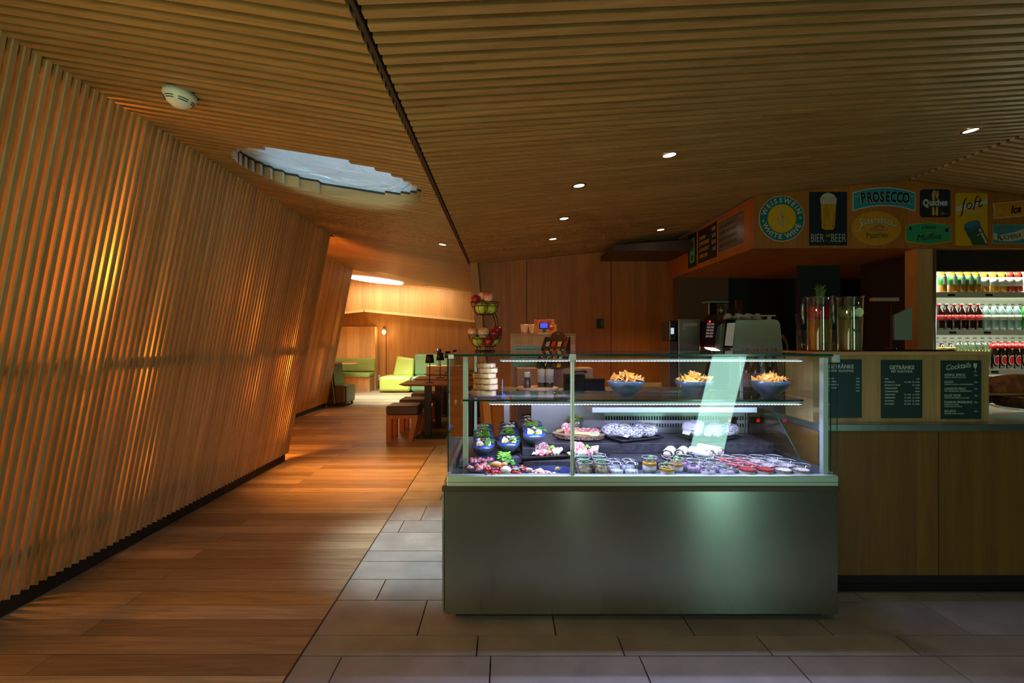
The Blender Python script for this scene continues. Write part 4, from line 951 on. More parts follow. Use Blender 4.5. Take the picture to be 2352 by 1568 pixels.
a = MB(); a.tube([(-.022,-.0535,.125),(-.010,-.0545,.108),(.010,-.0545,.105),(.026,-.053,.112)], .003, 6); a.build('lime_peel', LEAFD, t)
def tumbler(label, px, Y, r=.030, h=.118, straws=False):
    x = (px-CX)*Y/F; t = thing('tumbler', label, 'glass', (x, Y, 1.2685)); o = MB(); o.shell([(r*.8,0),(r*.84,.004),(r,h)], seg=24); o.build('glass', GLT, t)
    if straws:
        a = MB(); q = random.Random(2)
        for k in range(6): a.tube([(q.uniform(-.012,.012), q.uniform(-.01,.01), .006),(q.uniform(-.04,-.005)-.004*k, q.uniform(-.01,.01), .205)], .0028, 6)
        a.build('drinking_straw', BLK, t)
        t['category'] = 'glass of straws'
tumbler('clear tumbler holding black straws, left of the amber lemonade pitcher', 1843, 2.765, .031, .118, True)
tumbler('clear empty tumbler standing between the two lemonade pitchers', 1916, 2.770, .028, .12)
# citrus press / tap
t = thing('bar_tap', 'dark column tap with flat copper handle and pale side plate on the bar mat', 'tap', (2.155, 2.745, 1.2765))
MB().lathe([(.03,0),(.03,.008),(.011,.010),(.011,.265)], seg=16).build('column', mat('copper_dark', (.12,.05,.03), .25, .8), t)
MB().box(-.10, .045, -.012, .022, .268, .288).build('handle', mat('copper_handle', (.38,.24,.17), .4, .3), t, bev=.004)
MB().hexa([(.018,-.012,.052),(.115,-.012,.052),(.115,.01,.052),(.018,.01,.052),(.018,-.012,.19),(.115,-.012,.235),(.115,.01,.235),(.018,.01,.19)]).build('side_plate', mat('pale_plate', (.20,.24,.20), .4), t, bev=.002)
# cakes on the counter
CLO = two('cake_crust', (.20,.05,.015), (.34,.10,.03), 14, .7, bump=.3)
t = thing('cake_board', 'wooden board under the brown loaf cake on the steel counter', 'board', (2.95, 2.86, 1.018)); MB().box(-.24,.32,-.10,.10,0,.012).build('board', wood('cake_board_wood', (.35,.14,.05), (.45,.2,.08), 'x'), t)
t = thing('loaf_cake', 'brown loaf cake on the wooden board above the round cake', 'cake', (2.97, 2.84, 1.0305))
a = MB(); q = random.Random(4); N = 13; K = 12; vs = []; fs = []
for i in range(N):
    u = i/(N-1); hh = .045+.055*math.sin(PI*min(1,u*1.1))**.6 if u < .9 else .075-.02*(u-.9)*10
    for j in range(K):
        an = PI*j/(K-1); c, s_ = math.cos(an), math.sin(an)
        vs.append((-.20+.42*u, .055*math.copysign(abs(c)**.5, c), max(0, hh*abs(s_)**.5+q.uniform(-.002,.002))))
for i in range(N-1):
    for j in range(K-1): fs.append((i*K+j, i*K+j+1, (i+1)*K+j+1, (i+1)*K+j))
fs += [tuple(range(K)), tuple((N-1)*K+j for j in range(K))[::-1]]; fs += [(i*K, (i+1)*K, (i+1)*K+K-1, i*K+K-1) for i in range(N-1)]
a.add(vs, fs, 0, False); a.build('loaf', CLO, t, bev=0)
t = thing('cake_stand', 'round glass cake stand beneath the dark cake, at the right picture edge', 'cake stand', (3.02, 2.78, .9035))
MB().lathe([(.10,0),(.10,.006),(.03,.014),(.02,.03),(.18,.034),(.20,.040),(.20,.046),(0,.046)], seg=40).build('stand', glass('stand_glass', (.75,.8,.78), 2.5), t)
t = thing('round_cake', 'round dark chocolate cake dusted with sugar on the glass cake stand', 'cake', (3.02, 2.78, .950))
a = MB(); a.lathe([(.17,0),(.185,.01),(.19,.045),(.185,.056),(0,.060)], seg=44); a.build('cake', two('choc_cake', (.05,.016,.010), (.11,.035,.02), 40, .8, bump=.5), t)
a = MB(); a.lathe([(.183,.0575),(.17,.0622),(0,.0625)], seg=44); a.build('sugar_dusting', two('dusted_top', (.16,.06,.04), (.42,.26,.20), 30, .9), t)
# ---------------- signs on the fascia ----------------
KS = FY/F
TEAL = mat('sign_teal', (.0,.16,.20), .45); YEL = mat('sign_yellow', (.62,.36,.003), .45); CREAM = mat('sign_cream', (.52,.50,.38), .5)
NAVY = mat('sign_navy', (.006,.018,.035), .4); ORG = mat('sign_orange', (.58,.25,.006), .45); GRNS = mat('sign_green', (.02,.30,.14), .45); INKB = mat('sign_black', (.006,.008,.012), .5)
CYAN = mat('sign_cyan', (.02,.26,.34), .45); DGRN = mat('sign_darkgreen', (.01,.09,.04), .5); GOLD = mat('sign_gold', (.48,.32,.06), .45); WSG = mat('sign_white', (.50,.53,.50), .5)
def sign(label, cx, cy):
    t = thing('enamel_sign', label, 'sign', ((cx-CX)*KS, FY-.0005, H-(cy-CY)*KS), 0, 'signs on the wooden fascia')
    t['_c'] = (cx, cy); return t
class SG:
    def __init__(s, label, cx, cy): s.t = sign(label, cx, cy); s.cx = cx; s.cy = cy; del s.t['_c']; s.n = 0
    def q(s, x, y): return ((x-s.cx)*KS, -(y-s.cy)*KS)
    def poly(s, pts, m, name, lay, th=.0008):
        mb = MB(); mb.prism([s.q(*p) for p in pts], -.004-lay*.0008-th, -.004-lay*.0008 if lay else 0, 'y'); return mb.build(name, m, s.t)
    def polys(s, lst, m, name, lay):
        mb = MB()
        for pts in lst: mb.prism([s.q(*p) for p in pts], -.0048-lay*.0008, -.004-lay*.0008, 'y')
        return mb.build(name, m, s.t)
    def circ(s, cx, cy, rx, ry=None, n=40, a0=0, a1=2*PI): ry = ry or rx; return [(cx+rx*math.cos(a0+(a1-a0)*i/(n if a1-a0 > 6 else n-1)), cy+ry*math.sin(a0+(a1-a0)*i/(n if a1-a0 > 6 else n-1))) for i in range(n)]
    def txt(s, items, m, lay, name='lettering'):
        its = []
        for tx, sz, x, y, kw in items: a, b = s.q(x, y); its.append((tx, sz*KS, (a, -.0055-lay*.0008, b), kw))
        return texts(s.t, name, its, m, depth=.0003)
def rrect(x0, x1, y0, y1, r, n=5):
    pts = []
    for cx, cy, a in ((x1-r,y1-r,0),(x0+r,y1-r,PI/2),(x0+r,y0+r,PI),(x1-r,y0+r,1.5*PI)):
        pts += [(cx+r*math.cos(a+PI/2*i/n), cy+r*math.sin(a+PI/2*i/n)) for i in range(n+1)]
    return pts
def arc_text(word, cx, cy, r, a0, a1, size, top=True, **kw):
    out = []; ws = [{'I':.5,'W':1.35,' ':.6,'N':1.1,'H':1.1}.get(c, .95) for c in word]; tot = sum(ws)-(ws[0]+ws[-1])/2; acc = 0
    for i, ch in enumerate(word):
        if i: acc += (ws[i-1]+ws[i])/2
        if ch == ' ': continue
        a = a0+(a1-a0)*acc/tot; x = cx+r*math.sin(a); y = cy-r*math.cos(a)
        out.append((ch, size, x, y, dict(rot=(-a if top else -a+PI), **kw)))
    return out
s = SG('round teal and yellow sign reading WEISSWEIN WHITE WINE with a corkscrew', 1794.8, 502.3)
s.poly(s.circ(1794.8,502.3,52.4), CREAM, 'sign_plate', 0); s.poly(s.circ(1794.8,502.3,50.8), TEAL, 'teal_ring', 1); s.poly(s.circ(1794.8,502.3,32.6), YEL, 'yellow_disc', 2)
s.txt(arc_text('WEISSWEIN', 1794.8, 502.3, 41.5, -1.18, 1.15, 15.5, bold=.03)+arc_text('WHITE WINE', 1794.8, 502.3, 41.5, PI+1.12, PI-1.15, 15.5, False, bold=.03), CREAM, 2)
s.polys([[(1752,504.5),(1755,508),(1752,511.5),(1749,508)],[(1837,497),(1840,500.5),(1837,504),(1834,500.5)]], YEL, 'diamond', 2)
ring = [s.circ(1794,482,6,4.3,16)[i] for i in range(16)]
cs = MB()
cs.tube([(*(lambda p: (p[0],-.0068,p[1]))(s.q(x,y)),) for x,y in ring], .004, 4, closed=True)
for pts, w_ in (([(1793.5,487),(1793.5,497)],.005),([(1788,498),(1799,498)],.008),([(1793.5,498),(1793.5,503)],.010),([(1788,499),(1781,508),(1774,516)],.004),([(1799,499),(1806,508),(1813,516)],.004),([(1790.5,503),(1790.5,518)],.003),([(1797,503),(1797,518)],.003),([(1793.8,503),(1793.8,522)],.0035),([(1789.5,519),(1798,519)],.006)):
    cs.tube([(s.q(x,y)[0],-.0068,s.q(x,y)[1]) for x,y in pts], w_, 4)
cs.v = [(v[0], -.0064+(v[1]+.0068)*.06, v[2]) for v in cs.v]; cs.build('corkscrew', CREAM, s.t)
s = SG('dark rectangular sign with a full beer glass reading BIER BEER', 1901.5, 502.3)
s.poly([(1858.5,441),(1944.5,441),(1944.5,563.5),(1858.5,563.5)], NAVY, 'sign_plate', 0)
s.poly([(1884,467),(1919.5,467),(1916,524),(1912,528),(1892,528),(1886.5,524)], two('painted_beer', (.38,.17,.005), (.50,.26,.012), 6, .5, stretch=(9,1,1)), 'beer', 1)
s.poly([(1882,455),(1921,455),(1919.5,469),(1884,469)], mat('beer_head', (.42,.42,.30), .5), 'glass_rim', 2)
s.poly([(1884,454.5),(1889,447),(1896,444),(1900,442.5),(1906,444),(1914,447.5),(1919,454.5)], mat('beer_foam', (.48,.46,.40), .6), 'foam', 1)
s.txt([('BIER', 27, 1876, 547.5, dict(sx=.60)), ('BEER', 27, 1924.5, 547.5, dict(sx=.60))], mat('sign_grey', (.36,.42,.38), .5), 1)
s.txt([('CHF', 10, 1900.5, 541.5, dict(sx=.62)), ], YEL, 1, 'price_currency'); s.txt([('6', 10, 1896, 553, dict(sx=.7)),('90', 6, 1904, 555, dict(sx=.8))], mat('sign_grey2', (.14,.19,.22), .5), 1, 'price')
s = SG('arched cyan sign reading PROSECCO', 2029, 460)
def arch(x0, x1, yt, yts, yb, ybs, n=14):
    up = [(x0+(x1-x0)*i/n, yt+(yts-yt)*((2*i/n-1)**2)) for i in range(n+1)]; dn = [(x1-(x1-x0)*i/n, yb+(ybs-yb)*((2*i/n-1)**2)) for i in range(n+1)]; return up+dn
pa = arch(1957.5,2101.5,430.5,442.5,473,485.5)
def strip_poly(sg, up, dn, m, name, lay):
    mb = MB(); n = len(up)
    for i in range(n-1): mb.prism([sg.q(*up[i]), sg.q(*up[i+1]), sg.q(*dn[i+1]), sg.q(*dn[i])], -.0048-lay*.0008, (-.004-lay*.0008) if lay else 0, 'y')
    return mb.build(name, m, sg.t)
h = len(pa)//2; strip_poly(s, pa[:h], pa[h:][::-1], WSG, 'sign_plate', 0)
pa = arch(1959.3,2099.7,432.6,444.4,471,482.6); h = len(pa)//2; strip_poly(s, pa[:h], pa[h:][::-1], CYAN, 'cyan_field', 1)
w8 = 'PROSECCO'
_px = [1981,1995.5,2010,2024,2037,2050.5,2064.5,2078.5]
def wave(dx, dy): return [(ch, 32, _px[i]+dx, 453.8+2.6*((i-3.5)/3.5)**2+dy, dict(sx=.64, bold=.03, rot=.10*(3.5-i)/3.5)) for i, ch in enumerate(w8)]
s.txt(wave(-1.2,.8), WSG, 1, 'letter_shadow'); s.txt(wave(0,0), INKB, 2)
s.txt([('7.5', 7, 1966, 452, {}), ('1.0', 7, 2091, 452, {}), ('2.–', 9.5, 2090, 468, {})], WSG, 1, 'price')
s = SG('oval orange sign reading Süssgebäck Pastries with a croissant', 2012, 524.4)
s.poly(s.circ(2012,524.4,56.5,38.7), GOLD, 'sign_plate', 0); s.poly(s.circ(2012,524.4,55,37.3), ORG, 'orange_field', 1)
tw = 'Süssgebäck'; _sx = [1978,1987.5,1995,2002,2009.5,2017.5,2025.5,2033.5,2041,2048.5]
def sw(dx, dy): return [(ch, 26 if i == 0 else 21, _sx[i]-1+dx, 508-8*(1-((i-4.5)/4.8)**2)+6+dy, dict(sx=.62, bold=.02, rot=.28*(4.5-i)/4.5)) for i, ch in enumerate(tw)]
s.txt(sw(.9,1.1), DGRN, 1, 'letter_shadow'); s.txt(sw(0,0), WSG, 2)
s.txt([('Pastries', 19, 2013, 541, dict(sx=.86, rot=.06))], DGRN, 2, 'green_lettering')
cr_ = MB()
for k in range(6):
    x = 2000+k*7; r = 9.5*(1-abs(k-2.3)/4.6); a_ = s.q(x, 523.5+abs(k-2.5)*.8); cr_.prism([(a_[0]+r*KS*.72*math.cos(u*PI/6), a_[1]+r*KS*math.sin(u*PI/6)) for u in range(12)], -.0066-.0002*k, -.0056, 'y')
cr_.build('croissant', two('croissant_paint', (.30,.12,.03), (.48,.28,.12), 90, .6), s.t)
sl = MB()
for pts in ([(1980,512),(1976,520),(1972,530),(1966,532),(1963,526)],[(2046,510),(2052,518),(2058,519),(2061,513)]): sl.tube([(s.q(x,y)[0],-.0068,s.q(x,y)[1]) for x,y in pts], .0045, 5)
sl.v = [(v[0], -.0062+(v[1]+.0068)*.06, v[2]) for v in sl.v]; sl.build('swash', WSG, s.t)
s = SG('square navy sign with golden cutlery reading Quiches', 2147, 467)
s.poly(rrect(2112.5,2181.7,435,499,8), NAVY, 'sign_plate', 0); s.poly([(2114,459),(2180,459),(2180,474),(2114,474)], mat('sign_blue_band', (.008,.05,.08), .5), 'band', 1)
s.polys([[(2139.5,459),(2139.5,444),(2142,438),(2146,438),(2146,459)],[(2147.5,447),(2147,438),(2148.5,438),(2149.5,446),(2150.5,446),(2150.5,438),(2152,438),(2152.5,446),(2153.5,446),(2154,438),(2155,438),(2155,449),(2152,458),(2150,458)],[(2140,475),(2144,475),(2146,492),(2143,496),(2139,492)],[(2149,475),(2152.5,475),(2154,492),(2151,496),(2147,492)]], GOLD, 'cutlery_drawing', 1)
s.txt([('Q', 22, 2125, 467, dict(sx=.72, bold=.05)), ('uiches', 19.5, 2153.5, 466, dict(sx=.84, bold=.04))], WSG, 2); s.txt([('13.–', 9, 2165, 491, {})], WSG, 1, 'price')
s = SG('green hexagonal sign reading CAKES and Muffins', 2131, 536)
s.poly([(2078.4,517),(2131,510),(2184,517),(2184,555),(2131,562.5),(2078.4,555)], GOLD, 'sign_plate', 0)
s.poly([(2080,518.5),(2131,511.7),(2182.4,518.5),(2182.4,553.6),(2131,560.8),(2080,553.6)], GRNS, 'green_field', 1)
s.txt([('CAKES', 9.5, 2132, 522.5, dict(spacing=1.25, bold=.02, rot=0)), ('Muffins', 20, 2130, 545, dict(shear=.45, rot=.08, bold=.0))], INKB, 1); s.txt([('AND', 4.5, 2131, 534.5, {})], YEL, 1, 'small_lettering')
s.polys([[(2087,523),(2092.5,523),(2091.5,528),(2088,528)],[(2169.5,527),(2177,527),(2176,532.5),(2170.5,532.5)]], CREAM, 'muffin_cup', 1)
s.polys([s.circ(2089.7,522.2,3,1.6,10), s.circ(2173.2,526,4,2,10)], mat('sign_brown', (.05,.02,.01), .5), 'muffin_top', 2)
s = SG('tall yellow sign reading Soft Drinks with a green bottle neck', 2230.6, 504)
s.poly(rrect(2194.3,2267,443.8,564,3), YEL, 'sign_plate', 0); s.poly([(2194.6,475.5),(2266.8,456.5),(2266.8,467.5),(2194.6,487)], WSG, 'white_band', 1)
bt = MB()
for pts, w_ in (([(2219,456),(2215.5,457),(2213,464),(2210,478),(2207.5,492),(2204.5,497),(2202,496)],.005), ([(2231,470),(2227,466),(2221,469),(2218.5,475),(2222,480),(2228,478.5),(2231,470)],.005), ([(2247,452),(2243,451),(2240,456),(2236,476),(2234,481)],.005), ([(2233,466),(2246,462)],.003), ([(2250,455),(2246,474),(2249,476),(2255,470)],.005), ([(2243,464),(2256,461)],.003)):
    bt.tube([(s.q(x,y)[0],-.0068,s.q(x,y)[1]) for x,y in pts], w_, 5)
bt.v = [(v[0], -.0064+(v[1]+.0068)*.06, v[2]) for v in bt.v]; bt.build('lettering', INKB, s.t)
s.txt([('Drinks', 14, 2236, 487.5, dict(shear=.35, rot=.16, bold=-.01))], WSG, 2, 'small_lettering')
s.poly([(2217,528),(2252,520),(2266.5,550),(2266.5,563.5),(2233,563.5),(2226,548),(2220,540)], DGRN, 'bottle_neck', 1)
s.polys([[(2246,528),(2250,524),(2265,556),(2263,560)],[(2252,530),(2254,535),(2245,541),(2240,541),(2249,537)]], WSG, 'bottle_gloss', 2)
s.poly([(2213,526),(2213.5,517),(2222,510),(2240,506),(2248,507.5),(2250,516),(2250,522),(2244,526),(2230,532),(2218,534)], mat('cap_blue', (.01,.12,.20), .4), 'bottle_cap', 2)
s.poly([(2214.5,520),(2222,512),(2240,507.5),(2247.5,510),(2243,517),(2230,523),(2219,525)], mat('cap_blue_light', (.03,.20,.30), .4), 'cap_top', 3)
s = SG('slanted orange ribbon sign reading Ice Tea, at the right picture edge', 2330, 482)
s.poly([(2279.7,467),(2400,456),(2400,492),(2279.7,503),(2282.5,485)], CREAM, 'sign_plate', 0); s.poly([(2281.5,468.5),(2400,457.8),(2400,490.3),(2281,501.2),(2284.3,485)], ORG, 'orange_field', 1)
s.txt([('Ice Tea', 25, 2348, 480, dict(rot=.09, shear=.35, bold=.03, sx=.80))], INKB, 2)
st = []
for k in range(12):
    a_ = 2*PI*k/12; st.append([(2294+2*math.cos(a_-.2), 484.5+2*math.sin(a_-.2)), (2294+5.6*math.cos(a_), 484.5+5.6*math.sin(a_)), (2294+2*math.cos(a_+.2), 484.5+2*math.sin(a_+.2))])
s.polys(st, CREAM, 'star', 2)
s = SG('cyan sign with a cream ribbon reading KUCHEN, at the right picture edge', 2340, 538)
s.poly(rrect(2279,2402,515,560,3), GOLD, 'sign_plate', 0); s.poly(rrect(2280,2401,516,559,3), CYAN, 'cyan_field', 1)
s.poly([(2280,535),(2300,539),(2330,533),(2352,524),(2401,512.5+5),(2401,540),(2352,548),(2320,555),(2296,554),(2280,550)], CREAM, 'ribbon', 2)
s.txt([('K', 27, 2294, 545, dict(sx=.7)), ('UCHEN', 15, 2316, 545, dict(sx=.78, rot=.12)), ('&', 12, 2340, 540, dict(sx=.7)), ('W', 22, 2358, 536, dict(sx=.6))], INKB, 3)
s.polys([[(2291,523),(2300,522.4),(2314,523.4),(2322,522.5),(2322,525.5),(2314,524.8),(2300,525.8),(2291,525)]], mat('sign_rust', (.35,.09,.01), .5), 'spoon', 2)
# side signs
def ssign(label, y0, y1, z0, z1, m, name='enamel_sign', r=.0, edge=None):
    t = thing(name, label, 'sign', (FX-.0005, (y0+y1)/2, (z0+z1)/2), 0, 'signs on the side of the wooden fascia')
    a, b = (y0-y1)/2, (z1-z0)/2; a = -abs(a)
    pts = [(-p[0], p[1]) for p in rrect(a, -a, -b, b, max(r,.0005), 3)]
    MB().prism(pts, -.004, 0, 'x').build('sign_plate', edge or m, t)
    if edge: MB().prism([(p[0]*.975, p[1]*.965) for p in pts], -.0048, -.004, 'x').build('sign_field', m, t)
    return t
def st_(t, items, m, name='lettering'): return texts(t, name, [(a, sz, (-.0055, -u, v), kw) for a, sz, u, v, kw in items], m, ax='yz', depth=.0003)
t = ssign('narrow dark sign with a mint green cup drawing, furthest left on the fascia side', 5.252, 5.487, 2.12, 2.485, NAVY)
MB().prism([(-p[0],p[1]) for p in rrect(-.070,.070,-.135,.135,.03)], -.005, -.004, 'x').build('cup_drawing', mat('mint_print', (.06,.34,.22), .5), t)
a = MB(); a.prism(rrect(-.045,.045,.02,.085,.01), -.0058, -.005, 'x'); a.prism(rrect(-.03,.03,-.11,-.05,.01), -.0058, -.005, 'x'); a.build('cup_detail', mat('brown_print', (.10,.03,.015), .5), t)
t = ssign('black coffee menu sign with yellow words on the fascia side', 4.754, 5.205, 2.132, 2.475, BLK)
st_(t, [('ESPRESSO', .05, -.195, .08, dict(L, sx=.75)), ('DOPPIO ESPRESSO', .05, -.195, .02, dict(L, sx=.62)), ('LATTE MACHIATO', .05, -.195, -.045, dict(L, sx=.6)), ('CAPPUCCINO', .05, -.195, -.11, dict(L, sx=.7))], YEL)
st_(t, [('4.50', .05, .205, .115, R_), ('5.20', .05, .205, .05, R_), ('5.50', .05, .205, -.015, R_), ('6.0', .05, .205, -.08, R_)], WSG, 'price')
t = ssign('grey rounded sign listing macchiato drinks on the fascia side', 4.202, 4.727, 2.152, 2.455, mat('sign_silver', (.16,.15,.14), .32, .3), r=.025, edge=mat('sign_pinkish', (.42,.26,.20), .5))
st_(t, [('LATTE MACCHIATO', .042, -.235, .085, dict(L, sx=.8)), ('CARAMEL MACCHIATO', .042, -.235, .03, dict(L, sx=.8)), ('SEASONAL MACCHIATO', .042, -.235, -.03, dict(L, sx=.8)), ('HEISSE SCHOGGI / OVO', .042, -.235, -.09, dict(L, sx=.8))], INKB)
st_(t, [('6.–', .05, .24, .10, R_), ('6.5', .05, .24, .045, R_), ('6.–', .05, .24, -.015, R_), ('5.–', .05, .24, -.075, R_)], mat('sign_rose', (.42,.30,.27), .5), 'price')
# ---------------- open drinks cooler ----------------
XA = 3.60
fr = thing('drinks_cooler', 'open lit drinks cooler with white shelves of bottles behind the counter', 'drinks cooler', (0,0,0))
FRW = mat('cooler_white', (.62,.66,.58), .45)
a = MB(); a.box(XA, XA+.02, 4.16, 4.95, 0, 2.08); a.box(5.3, 5.32, 4.16, 4.95, 0, 2.08); a.box(XA, 5.32, 4.90, 4.95, 0, 2.08); a.box(XA, 5.32, 4.16, 4.95, 2.05, 2.08); a.build('body', FRW, fr)
MB().box(XA-.012, XA-.001, 4.20, 4.95, 0, 2.08).build('side_cladding', DARK, fr)
MB().box(XA, 5.32, 4.14, 4.20, 1.905, 2.08).build('header', mat('cooler_header', (.016,.018,.014), .4), fr)
a = MB(); z = .72
a.box(XA+.02, 5.3, 4.86, 4.865, .5, 2.0); bp_ = a.build('back_panel', mat('cooler_back', (.34,.38,.32), .5), fr)
for zs in (1.728, 1.412, 1.08, .735):
    sh = MB().box(XA+.02, 5.3, 4.17, 4.86, zs-.022, zs-.001).build('shelf', FRW, fr)
    MB().hexa([(XA+.02,4.150,zs-.042),(5.3,4.150,zs-.042),(5.3,4.168,zs-.042),(XA+.02,4.168,zs-.042),(XA+.02,4.158,zs+.004),(5.3,4.158,zs+.004),(5.3,4.168,zs+.004),(XA+.02,4.168,zs+.004)]).build('price_rail', mat('price_rail', (.70,.72,.60), .35), sh)
    pt = MB(); q = random.Random(int(zs*100))
    for k in range(5): x = XA+.12+k*.33+q.uniform(0,.08); pt.hexa([(x,4.150,zs-.03),(x+.06,4.150,zs-.03),(x+.06,4.152,zs-.03),(x,4.152,zs-.03),(x,4.153,zs-.012),(x+.06,4.153,zs-.012),(x+.06,4.155,zs-.012),(x,4.155,zs-.012)])
    pt.build('price_tag', DARK, sh)
    sl = MB(); x = XA+.06
    while x < 5.25: sl.box(x, x+.035, 4.857, 4.86, zs+.262, zs+.270) if zs < 1.5 else None; sl.box(x, x+.035, 4.857, 4.86, zs+.225, zs+.233); x += .075
    sl.build('air_slot', DARK, bp_)
TUBE = mat('cooler_tube', (1,1,.9), .5, emit=(1,.94,.72), es=22)
MB().box(XA+.05, 5.28, 4.215, 4.245, 2.015, 2.045).build('lamp_tube', TUBE, fr)
for (z, e) in ((1.99, 34), (1.69, 9), (1.385, 9), (1.05, 6)):
    o = light('AREA', 'cooler_light', ((XA+5.3)/2, 4.20 if z < 1.9 else 4.22, z), e, (1,.95,.78), rot=(math.radians(28),0,0), shape='RECTANGLE', size=1.6, size_y=.03)
def liqm(name, c, r=.08): return mat(name, c, r, coat=.6)
AMBR = liqm('amber_soda', (.42,.17,.01)); ORNG = liqm('orange_soda', (.62,.30,.03)); REDS = liqm('red_soda', (.32,.035,.015)); COLA = liqm('cola', (.018,.006,.004)); WATR = liqm('pale_water', (.16,.27,.25)); GRNB = liqm('green_bottle', (.02,.28,.03))
PAL = [('cap_red', (.40,.01,.01)), ('cap_black', (.02,.02,.02)), ('cap_white', (.6,.62,.6)), ('cap_yellow', (.7,.6,.02)), ('cap_teal', (.1,.25,.22))]
CAPS = {k: mat(k, c, .4) for k, c in PAL}
def pbottle(name, label, x, y, z, body, cap, lab, lab2=None, text_=None, group='', h=.225, R=.032, zl=(.085,.13), shape='soda'):
    t = thing(name, label, 'bottle', (x, y, z), 0, group)
    if shape == 'soda': pr = [(R*.7,0),(R*.95,.006),(R,.02),(R*.93,.05),(R*.97,.08),(R,.135),(R*.9,.16),(R*.5,.19),(R*.36,.205),(R*.36,h-.016)]
    elif shape == 'beer': pr = [(R*.9,0),(R,.006),(R,.125),(R*.85,.15),(R*.48,.175),(R*.42,h-.014)]
    else: pr = [(R*.85,0),(R,.006),(R,h*.62),(R*.8,h*.72),(R*.55,h*.8),(R*.5,h*.92)]
    MB().lathe(pr, seg=18).build('body', body, t)
    MB().lathe([(R*.44,pr[-1][1]),(R*.44,h)], seg=14).build('cap', cap, t)
    lb = MB().lathe([(R*1.012,zl[0]),(R*1.012,zl[1])], seg=18).build('label', lab, t)
    if lab2:
        g = MB(); g.xf = Matrix.Rotation(-.1, 4, 'Z')
        for k in range(5):
            a0 = -PI/2-.55+k*.22; g.add([(R*1.03*math.cos(a0),R*1.03*math.sin(a0),zl[0]+.006),(R*1.03*math.cos(a0+.22),R*1.03*math.sin(a0+.22),zl[0]+.006),(R*1.03*math.cos(a0+.22),R*1.03*math.sin(a0+.22),zl[1]-.012),(R*1.03*math.cos(a0),R*1.03*math.sin(a0),zl[1]-.012)], [(0,1,2,3)])
        g.xf = None; g.build('label_panel', lab2, lb)
    if text_:
        me = texts(lb, 'label_word', [(text_, .020, (0,-R*1.04,(zl[0]+zl[1])/2), dict(sx=.8, bold=.02))], mat('label_white', (.75,.72,.68), .5))
    return t
def shelf_row(pxs, fn): 
    out = []
    for i, px in enumerate(pxs): out.append(fn(i, (px-CX)*4.22/F, len(pxs)))
    return out
LGR = mat('label_green', (.02,.25,.03), .5); LWH = mat('label_whitepaper', (.72,.72,.66), .5); LRED = mat('label_red', (.62,.02,.02), .45); LPALE = mat('label_pale', (.45,.48,.36), .5)
def nth(i, n): return 'leftmost' if i == 0 else ('rightmost' if i == n-1 else ORD[i]+' from left')
shelf_row([2166,2189,2208,2226,2243], lambda i,x,n: pbottle('soda_bottle', 'amber soda bottle with green label on the top cooler shelf, %s of five' % nth(i,n), x, 4.225, 1.7285, AMBR, CAPS['cap_black'], LGR, LWH, None, 'amber sodas with green labels', zl=(.070,.150)))
shelf_row([2262.5,2284,2303], lambda i,x,n: pbottle('soda_bottle', 'orange-yellow soda bottle with white label on the top cooler shelf, %s of three' % ['leftmost','middle','rightmost'][i], x, 4.225, 1.7285, ORNG, CAPS['cap_white'], LWH, None, None, 'orange sodas with white labels', zl=(.060,.135)))
shelf_row([2321.5,2340], lambda i,x,n: pbottle('soda_bottle', 'reddish soda bottle with white label on the top cooler shelf, %s of two' % ['left','right'][i], x, 4.225, 1.7285, REDS, CAPS['cap_white'], LWH, None, None, 'red sodas with white labels', zl=(.060,.135)))
shelf_row([2157.5,2174,2191.6,2209,2228.5,2246.5], lambda i,x,n: pbottle('cola_bottle', 'dark cola bottle with red label on the second cooler shelf, %s of six' % nth(i,n), x, 4.225, 1.4125, COLA, CAPS['cap_black' if i == 1 else 'cap_red'], LRED, None, ['Cola','Einer','Sarah','Tony','Anna','Adrian'][i], 'cola bottles with red labels'))
shelf_row([2265,2283.5,2301,2318.8,2336], lambda i,x,n: pbottle('water_bottle', 'clear water bottle with pale label on the second cooler shelf, %s of five' % nth(i,n), x, 4.225, 1.4125, WATR, CAPS['cap_teal'], LPALE, None, None, 'clear water bottles', h=.205))
tp = pbottle('soda_bottle', 'green soda bottle at the right end of the second cooler shelf', (2353-CX)*4.225/F, 4.225, 1.4125, GRNB, CAPS['cap_black'], LGR)
GLJ = glass('small_bottle_glass', (.80,.86,.78), 1.5); OILM = liqm('olive_liquid', (.16,.14,.02))
shelf_row([2164.5,2184], lambda i,x,n: pbottle('beer_bottle', 'small dark bottle with yellow badge on the third cooler shelf, %s of two' % ['left','right'][i], x, 4.225, 1.0805, mat('dark_bottle', (.02,.018,.01), .1, coat=.5), CAPS['cap_black'], mat('label_gold', (.50,.34,.05), .4), None, None, 'small dark bottles with yellow badges', zl=(.168,.186), shape='beer'))
def small(i, x, n):
    t = thing('small_bottle', 'small clear bottle half full of olive liquid, third cooler shelf, %s of five' % nth(i,n), 'bottle', (x, 4.225, 1.0805), 0, 'small clear bottles of olive liquid')
    MB().shell([(.026,0),(.028,.006),(.028,.17),(.022,.195),(.024,.225)], seg=18).build('glass', GLJ, t); MB().lathe([(.0235,.004),(.0245,.165)], seg=16).build('liquid', OILM, t)
shelf_row([2202.5,2220,2237,2251.5,2265.5], small)
